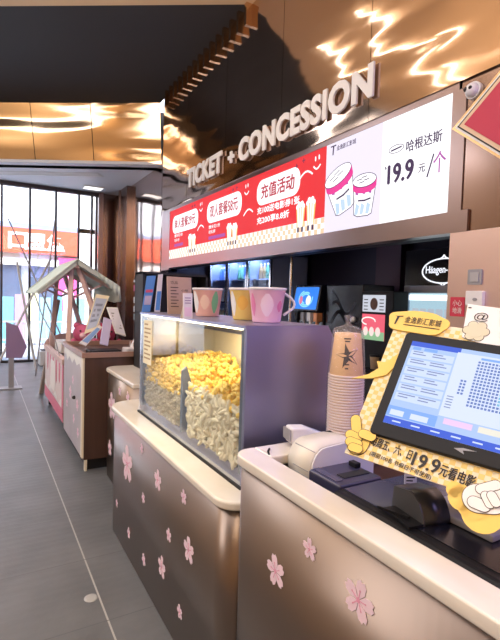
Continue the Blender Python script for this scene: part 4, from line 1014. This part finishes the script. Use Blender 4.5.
g = MB(); g.box((1.2, 4.42, CT), (1.45, 4.6, CT+.06)); tag(g.build('grey_paper_stack', mat('paper_grey', (.6, .58, .62), .6), loc=(1.3, 4.5, CT), bevel=.01), 'pale grey paper stack near the white notice stand', 'paper stack')
# pink plush figures beyond the cabinet (simple bear shapes) on the cart
# ================================================================== CANOPY CART
CX0, CX1, CY0, CY1 = .80, 1.5, 5.56, 7.3
ct = thing('canopy_cart', 'pink and white drip painted cart with a mint gable canopy on slanting posts', 'cart', (1.15, 6.4, 0))
g = MB(); g.box((CX0, CY0, .14), (CX1, CY1, .80)); g.build('body', mat('cart_cream', (.72, .62, .62), .5), ct)
f = FX(CX0, CY1, 0); L = CY1-CY0
g = MB(); f.rect(g, 0, .14, L, .28, .001, .003); f.rect(g, L-.1, .14, L, .84, .001, .004)
wave = [(L*i/24, .52+.10*abs(math.sin(i*.9))) for i in range(25)]
g2 = MB(); f.poly(g2, [(0, .28)]+wave+[(L, .28)], .001, .002); g.build('pink_band', PINK, ct)
g2 = MB(); f.poly(g2, [(0, .30)]+[(L*i/20, .34+.05*math.sin(i*1.1)) for i in range(21)]+[(L, .30)], .002, .002); g2.build('drip_print', WHITE, ct)
g2 = MB(); [f.poly(g2, [(L*(.15+.16*k), .8), (L*(.22+.16*k), .8), (L*(.21+.16*k), .58-.05*(k % 2)), (L*(.185+.16*k), .54-.05*(k % 2)), (L*(.16+.16*k), .58)], .002, .002) for k in range(5)]; g2.build('drip_print', PINK, ct)
g2 = MB(); f.rr(g2, L*.35, .36, L*.62, .74, .1, .003, .002); g2.build('emblem', mat('emblem_white', (.82, .78, .76), .5), ct)
g = MB(); g.box((CX0-.02, CY0-.02, .80), (CX0+.04, CY1+.02, .86)); g.box((CX1-.04, CY0-.02, .80), (CX1+.02, CY1+.02, .86)); g.box((CX0+.04, CY0-.02, .8), (CX1-.04, CY0+.04, .86)); g.box((CX0+.04, CY1-.04, .8), (CX1-.04, CY1+.02, .86)); g.build('rim', PINE, ct)
arc = circ((1.15, CY1+.01, .86), (1, 0, 0), (0, 0, 1), .36, .16, 16, 0, math.pi); MB().prism(arc, (0, .03, 0)).build('headboard', PINE, ct)
for x in (CX0+.06, CX1-.06):
    for y in (CY0+.1, CY1-.1):
        g = MB(); g.tube([(x-.02, y, .055), (x+.02, y, .055)], .055, 16); o = g.build('wheel', INK, ct); g = MB(); g.box((x-.03, y-.03, .09), (x+.03, y+.03, .14)); g.build('wheel_fork', GREY, ct)
RX = .975
for y, fy in ((5.95, 5.7), (7.15, 7.2)):
    for x in (.86, 1.36): g = MB(); g.beam((RX+(.04 if x > 1.1 else -.04), y, 1.90), (x, fy, .82), .05, .05); g.build('post', PINE, ct)
g = MB(); g.beam((RX-.03, 7.2, 1.5), (.82, 8.02, .0), .06, .05); g.build('prop_leg', mat('prop_wood', (.42, .34, .28), .6), ct)
g = MB(); g.beam((RX, 5.85, 1.93), (RX, 7.25, 1.93), .05, .05); g.build('ridge_beam', PINE, ct)
for y in (6.0, 7.1):
    for xe, ze in ((.60, 1.60), (1.40, 1.69)): g = MB(); g.beam((RX, y, 1.92), (xe, y, ze), .035, .035); g.build('rafter', PINE, ct)
    g = MB(); g.beam((.72, y, 1.68), (RX, y, 1.56), .025, .025); g.beam((RX, y, 1.56), (1.3, y, 1.72), .025, .025); g.build('brace', PINE, ct)
for y in (5.83, 7.27):
    g = MB(); g.beam((RX, y, 1.975), (.55, y, 1.60), .03, .05); g.beam((RX, y, 1.975), (1.45, y, 1.70), .03, .05); g.build('gable_board', mat('board_mint', (.5, .58, .53), .5), ct)
cv = MB(); nx = 8
for sx, ze in ((.53, 1.595), (1.47, 1.70)):
    v = []; f_ = []
    for i in range(nx+1):
        s = i/nx
        for j in range(9):
            tt = j/8; v.append((RX+(sx-RX)*s, 5.8+1.5*tt, 2.01+(ze-2.01)*s-.03*math.sin(math.pi*s)*math.sin(math.pi*tt)))
    for i in range(nx):
        for j in range(8): k = i*9+j; f_.append((k, k+1, k+10, k+9))
    cv.add(v, f_, True)
# hanging valance on the right eave, with folds
v = []; f_ = []
for j in range(33):
    tt = j/32; y = 5.8+1.5*tt; w = .02*math.sin(tt*38)
    v += [(1.47, y, 1.70), (1.47+w, y, 1.62), (1.47+w*1.5, y, 1.53-.03*abs(math.sin(tt*9)))]
for j in range(32):
    for q in range(2): k = j*3+q; f_.append((k, k+3, k+4, k+1))
cv.add(v, f_, True)
v = []; f_ = []
for j in range(17):
    tt = j/16; w = .015*math.sin(tt*30); v += [(RX+.495*(.5+.5*tt), 5.8+w, 2.01-.31*(.5+.5*tt)), (RX+.495*(.5+.5*tt), 5.8+w*1.5, 1.82-.26*tt)]
for j in range(16): k = j*2; f_.append((k, k+2, k+3, k+1))
cv.add(v, f_, True)
o = cv.build('canopy', CANVAS, ct); sd = o.modifiers.new('thick', 'SOLIDIFY'); sd.thickness = .006
g = MB(); g.tube([(CX0+.0, CY0+.35, .86), (CX0-.03, CY0+.5, 1.05), (.7, 6.8, 1.3), (.62, 7.1, 1.62)], .006, 6); g.build('cord', GREY, ct)
def bear(loc, label, m, s):
    t = thing('plush_bear', label, 'plush toy', loc); c = Vector(loc)
    g = MB(); g.ball(c+Vector((0, 0, .11*s)), .12*s, 14, 10, (1, .9, .95)); g.ball(c+Vector((-.02, -.03, .27*s)), .095*s, 14, 10)
    for q in (-1, 1): g.ball(c+Vector((q*.07*s, 0, .35*s)), .035*s, 10, 6); g.ball(c+Vector((q*.11*s, -.05*s, .15*s)), .045*s, 10, 6, (1, 1, 1.5)); g.ball(c+Vector((q*.07*s, -.1*s, .045*s)), .05*s, 10, 6, (1, 1.3, .9))
    g.build('body', m, t); g = MB(); g.ball(c+Vector((-.03, -.11*s, .25*s)), .035*s, 10, 6); g.build('muzzle', PINKL, t)
    g = MB(); [g.ball(c+Vector((-.02+q*.035*s, -.115*s, .30*s)), .01*s, 8, 5) for q in (-1, 1)]; g.build('eye', INK, t)
g = MB(); g.box((CX0+.041, CY0+.041, .80), (CX1-.041, CY1-.041, .815)); g.build('tray', WOOD, ct)
bear((1.08, 5.95, .816), 'bright pink plush toy sitting in the canopy cart', mat('plush_pink', (.72, .16, .34), .9), 1.15)
bear((1.33, 5.8, .816), 'dark red plush toy sitting in the canopy cart', mat('plush_red', (.42, .05, .12), .9), 1.15)
g = MB(); g.box((.9, 6.5, .816), (1.35, 7.1, .95)); tag(g.build('white_snack_box', WHITE, loc=(1.1, 6.8, .816), bevel=.01), 'white open snack box in the canopy cart', 'box')

# ------------------------------------------------------------------ on the plain counter: black display rack with posters
rk = thing('black_poster_rack', 'open black rack holding blue posters behind the popcorn case', 'display rack', (1.5, 4.05, .955))
A = at(139, 272, 1, 4.12); B = at(166, 268, 1, 4.12)
g = MB(); xa, xb, zt = A.x, B.x+.35, A.z
g.box((xa, 4.0, .955), (xa+.02, 4.24, zt)); g.box((xb, 4.0, .955), (xb+.02, 4.24, zt)); g.box((xa, 4.0, zt-.02), (xb+.02, 4.24, zt)); g.box((xa, 4.22, .955), (xb+.02, 4.24, zt)); zs_ = at(150, 312, 1, 3.98).z; g.box((xa, 3.93, zs_-.017), (xb, 4.22, zs_-.002)); g.build('body', BLACK, rk)
def poster(name, label, pts, y, m, deco):
    ring = [at(*p, 1, y) for p in pts]; t = thing(name, label, 'poster', (ring[3].x, y, ring[3].z))
    MB().prism(ring, (0, .012, 0)).build('panel', m, t); c = sum(ring, Vector())/4
    for f0, f1, mm in deco:
        L_ = lambda f, s: (ring[0]+(ring[3]-ring[0])*f)*(1-s)+(ring[1]+(ring[2]-ring[1])*f)*s
        MB().prism([L_(f0, .1)+Vector((0, -.001, 0)), L_(f0, .9)+Vector((0, -.001, 0)), L_(f1, .9)+Vector((0, -.001, 0)), L_(f1, .1)+Vector((0, -.001, 0))], (0, -.002, 0)).build('print', mm, t)
BLU = mat('poster_blue', (.09, .28, .7), .4); RDP = mat('poster_print_red', (.6, .1, .2), .4)
poster('blue_film_poster', 'leaning blue film poster in the black rack, beside its outer edge', ((147, 276), (156, 275.5), (150, 312), (142, 312)), 3.98, BLU, ((.38, .46, RDP), (.55, .8, LILAC)))
poster('white_blue_poster', 'leaning white and blue poster in the black rack, next to the kraft board', ((158.5, 274.5), (163, 274), (160, 312), (154.5, 312)), 3.95, mat('poster_pale', (.7, .68, .75), .4), ((.45, .95, BLU),))
nr = thing('napkin_dispenser', 'small white and steel dispenser on the plain counter', 'dispenser', (1.2, 3.75, .955))
q0 = at(134, 360, 2, .955) - Vector((0, .1, 0))
g = MB(); g.box((q0.x-.04, q0.y, .955), (q0.x+.14, q0.y+.16, .975)); [g.tube([(q0.x+dx, q0.y+dy, .97), (q0.x+dx, q0.y+dy, 1.14)], .006, 8) for dx in (-.03, .13) for dy in (.01, .15)]; g.box((q0.x-.04, q0.y, 1.08), (q0.x+.14, q0.y+.16, 1.09)); g.build('rack', CHROME, nr)
g = MB(); g.box((q0.x-.02, q0.y+.02, 1.0), (q0.x+.12, q0.y+.14, 1.06)); g.build('box', mat('dispenser_red', (.4, .1, .1), .5), nr)
g = MB(); g.prism([(q0.x-.03, q0.y+.01, 1.09), (q0.x+.13, q0.y+.01, 1.09), (q0.x+.13, q0.y+.01, 1.24), (q0.x+.05, q0.y+.01, 1.24)], (0, .14, 0)); g.build('hood', WHITEP, nr)

# stickers on the far pilaster
for k, (v, m, lb) in enumerate(((281, WHITE, 'thin white sticker, highest in the column on the bronze wall'), (288, RDP, 'small red sticker in the column on the bronze wall'), (300, WHITE, 'white square sticker in the column, just under the red one'), (309, WHITE, 'white square sticker in the column, second under the red one'), (317, mat('sticker_grey', (.4, .5, .5), .5), 'grey green sticker, lowest in the column on the bronze wall'))):
    q = at(135, v, 0, 2.915); fq = FX(2.92, q.y, q.z); h = .05 if k in (0,) else .13
    t = thing('wall_sticker', lb, 'sticker', fq.p(0, -h/2), 'stickers on the bronze wall'); g = MB(); fq.rr(g, -.11, -h/2, .11, h/2, .01, .001, .003); g.build('sheet', m, t)
    if k in (2, 3): g = MB(); [fq.rect(g, -.08, -.04+.04*i, .08, -.03+.04*i, .0045, .0006) for i in range(3)]; g.build('lettering', GREY, t)

# leaning poles by the window and a purple pennant board
for (a, b, lb, m) in (((16, 236), (40, 289), 'thin dark pole leaning across the window pane', GREY), ((53, 236), (45, 300), 'slim steel pole leaning beside the canopy corner', GREY)):
    A, B = at(*a, 1, 10.6), at(*b, 1, 10.2); dd = (B-A).normalized(); k = -B.z/dd.z if dd.z else 0; B = B+dd*k*.0
    C_ = A+dd*((0-A.z)/dd.z)
    g = MB().tube([A-dd*.4, C_], .014, 8); tag(g.build('leaning_pole', m, loc=C_), lb, 'pole')
for (a, b, lb) in (((17, 262), (29, 330), 'pale curved tent pole at the outer side of the window bay'), ((51, 258), (34, 292), 'pale short tent pole crossing the dark leaning pole')):
    A, B = at(*a, 1, 10.9), at(*b, 1, 10.7); dd = (B-A).normalized(); C_ = A+dd*((0-A.z)/dd.z)
    g = MB().tube([A, C_], .024, 8); tag(g.build('tent_pole', LGREY, loc=C_), lb, 'pole')
pp = thing('purple_pennant_board', 'purple pointed pennant board standing on the floor at the window side', 'sign', at(20, 361, 2, 0))
A = at(8, 361, 2, 0); y_ = 8.6
ring = [at(6, 322, 1, y_), at(18, 326, 1, y_), at(27, 347, 1, y_), at(22, 358, 1, y_), at(6, 358, 1, y_)]
MB().prism(ring, (0, .05, 0)).build('panel', mat('pennant_purple', (.3, .2, .36), .6), pp)
c = at(12, 358, 1, y_); g = MB(); g.box((c.x-.05, y_+.0, 0), (c.x+.03, y_+.05, c.z)); g.box((c.x-.2, y_-.1, 0), (c.x+.15, y_+.15, .02)); g.build('foot', GREY, pp)
wl = thing('threshold_glint_box', 'low white box standing in for the bright reflection on the window threshold', 'light patch', (1.1, 11.3, 0))  # box with dark top, added in place of light reflected by the threshold
A, B = at(39, 357, 1, 11.2), at(47, 357, 1, 11.2); g = MB(); g.box((A.x, 11.1, 0), (B.x+.15, 11.6, .32)); g.build('box', WHITE, wl, bevel=.03); g = MB(); g.box((A.x+.05, 11.15, .32), (B.x+.1, 11.55, .33)); g.build('dark_top', INK, wl)

# a small clear disc lying on the floor
q = at(91, 598, 2, 0); g = MB().lathe([(.0, .006), (.025, .006), (.034, .003), (.036, 0)], (q.x, q.y, 0), 24); tag(g.build('clear_plastic_disc', mat('clear_plastic', (.35, .35, .36), .15), loc=(q.x, q.y, 0)), 'small clear plastic disc lying on the grey floor', 'disc')

# ================================================================== OUTSIDE
struct('street', MB().box((-30, 11.95, -.25), (40, 60, -.1)), mat('street_paving', (.5, .5, .52), .7, noise=((1, 1, 1), .6, (.42, .42, .44))))
OUTW = mat('pale_facade', (.72, .76, .8), .7, noise=((.5, .5, .3), .6, (.62, .68, .74)))
bo = thing('opposite_shop_building', 'pale shop building across the street behind the window', 'building', (4, 20.5, -.1))
g = MB(); g.box((-14, 20, -.1), (16, 26, 12)); g.build('wall', OUTW, bo)
g = MB(); g.box((-14, 19.7, 4.02), (16, 20, 4.2)); g.build('cornice', mat('cornice_blue', (.25, .34, .5), .6), bo)
g = MB(); g.box((1.6, 19.85, -.1), (2.55, 20, 2.75)); g.box((-3, 19.85, -.1), (1.3, 20, 2.75)); g.build('shopfront', mat('shop_glass', (.12, .15, .22), .15), bo)
g = MB(); g.box((-3, 19.6, 2.62), (2.6, 20, 2.86)); g.build('awning', mat('awning_cream', (.85, .83, .75), .6), bo)
g = MB(); g.box((3.35, 19.7, -.1), (4.4, 20, 9)); g.build('column', mat('column_white', (.85, .85, .84), .6), bo)
ss = thing('red_shop_sign', 'wide red shop sign with white characters on the building across the street', 'sign', (1.5, 19.7, 3.1))
g = MB(); g.box((-6, 19.62, 3.08), (3.32, 19.8, 4.0)); g.build('panel', mat('sign_red', (.85, .11, .05), .5), ss)
fsx = FY(0, 19.62, 0); g = MB()
for ch, u in (('口', 18), ('盟', 36.5), ('堡', 56)): q = at(u, 243, 1, 19.62); fsx.text(g, ch, q.x-.33, 3.22, .66, .62, .005, .02, bold=.03)
g.build('lettering', mat('sign_white_paint', (.9, .9, .88), .5), ss)
pk = thing('pink_shop_poster', 'tall pink poster beside the shop door across the street', 'poster', (2.95, 19.8, .5))
g = MB(); g.box((2.6, 19.75, .9), (3.32, 19.85, 3.0)); g.build('panel', mat('poster_pink', (.85, .1, .3), .5), pk)
g = MB(); f = FY(2.6, 19.75, 0); f.text(g, '新品', .12, 2.2, .45, .3, .003); f.disc(g, .36, 1.5, .2, .28, .003); g.build('lettering', mat('poster_light', (.9, .6, .65), .5), pk)
# street railing with coloured glass panels
rl = thing('street_railing', 'white metal railing on the pavement outside the window', 'railing', (1.8, 14.5, -.1))
g = MB()
for z in (.75, .25): g.box((-3, 14.48, z), (3.6, 14.53, z+.05))
for k in range(34): g.box((-3+.2*k, 14.49, -.1), (-2.975+.2*k, 14.515, .75))
g.build('rail', WHITE, rl)
cols = ((.25, .6, .62), (.75, .4, .55), (.85, .82, .5), (.4, .68, .75), (.2, .45, .62), (.65, .72, .72), (.3, .62, .55), (.85, .6, .4))
nms = ('teal', 'rose', 'pale yellow', 'light blue', 'deep blue', 'silver', 'sea green', 'peach')
for k in range(8):
    x0_ = .55+.36*k; u0 = (x0_, 16.5)
    t = thing('display_banner', '%s upright banner outside, seen through the window behind the railing' % nms[k], 'banner', (x0_+.16, 16.5, -.1), 'street banners outside')
    MB().box((x0_, 16.5, -.02), (x0_+.32, 16.54, 1.45+.08*(k % 3))).build('panel', mat('banner_%d' % k, cols[k], .5), t)
    MB().box((x0_+.08, 16.42, -.1), (x0_+.24, 16.62, -.02)).build('foot', GREY, t)

# ================================================================== LIGHT
W_ = bpy.data.worlds.new('world'); S.world = W_; W_.use_nodes = True; nt = W_.node_tree
bg = nt.nodes['Background']; sky = nt.nodes.new('ShaderNodeTexSky'); sky.sky_type = 'HOSEK_WILKIE' if False else 'NISHITA'
sky.sun_elevation = math.radians(50); sky.sun_rotation = math.radians(200); sky.sun_disc = False; sky.air_density = 1.2; sky.dust_density = 2
nt.links.new(sky.outputs[0], bg.inputs[0]); bg.inputs[1].default_value = .75
def light(name, kind, loc, target, power, col=(1, 1, 1), size=1., size_y=None, spot=None):
    l = bpy.data.lights.new(name, kind); l.energy = power; l.color = col
    if kind == 'AREA':
        l.size = size
        if size_y: l.shape = 'RECTANGLE'; l.size_y = size_y
    elif kind != 'SUN': l.shadow_soft_size = size
    if kind == 'SPOT' and spot: l.spot_size = math.radians(spot); l.spot_blend = .5
    o = bpy.data.objects.new(name, l); COL.objects.link(o); o.location = loc
    o.rotation_euler = (Vector(target)-Vector(loc)).to_track_quat('-Z', 'Y').to_euler(); return o
light('daylight_sun', 'SUN', (0, 15, 20), (2, 19.5, 2), 4.5, (1, .97, .92))
light('hall_ceiling_light', 'AREA', (-.6, 1.2, 4.9), (-.4, 1.4, 0), 82, (1, .965, .95), 3., 3.)
light('hall_far_light', 'AREA', (-2.6, 7.5, 4.9), (-2.2, 7.5, 0), 130, (.95, .95, 1), 2.5, 3.)
light('violet_fill', 'AREA', (2.3, -.9, 2.9), (1.3, 1.5, 1.1), 42, (.38, .38, 1), 1.4, 1.4)  # added violet fill, no fixture: tints the case's steel side and desk
light('side_fill', 'AREA', (-3.6, 2.6, 3.4), (.8, 2.2, .9), 85, (1, .96, .94), 2., 4.)  # added fill from the hall side to brighten popcorn and counter fronts
light('ceiling_fill', 'AREA', (-.6, 3.6, 4.0), (-.2, 4.2, 5.1), 55, (1, .86, .66), 3., 3.)  # added fill, no fixture: brightens the tan ceiling mirrored in the bulkhead
light('left_wall_fill', 'AREA', (-3.0, 4.5, 4.7), (-4, 4.5, 2.2), 65, (1, .82, .58), .8, 6.)  # added fill on the unseen left wall, for gold in the upper wall
light('rear_wall_fill', 'AREA', (-.5, -1.2, 4.7), (-.5, -3, 2.5), 150, (1, .8, .55), 3., 1.)  # added fill on the unseen rear wall, for warm bronze reflections
light('case_lamp', 'AREA', (1.05, 2.27, 1.475), (1.0, 2.27, .9), 7, (1, .84, .55), .25, 1.2)
light('back_room_light', 'AREA', (3.5, 4.4, 2.55), (3.7, 4.4, 1), 5, (.7, .7, 1), .6, 3.)
S.view_settings.view_transform = 'Standard'; S.view_settings.look = 'None'; S.view_settings.exposure = .25; S.view_settings.gamma = 1
S.view_settings.use_curve_mapping = False
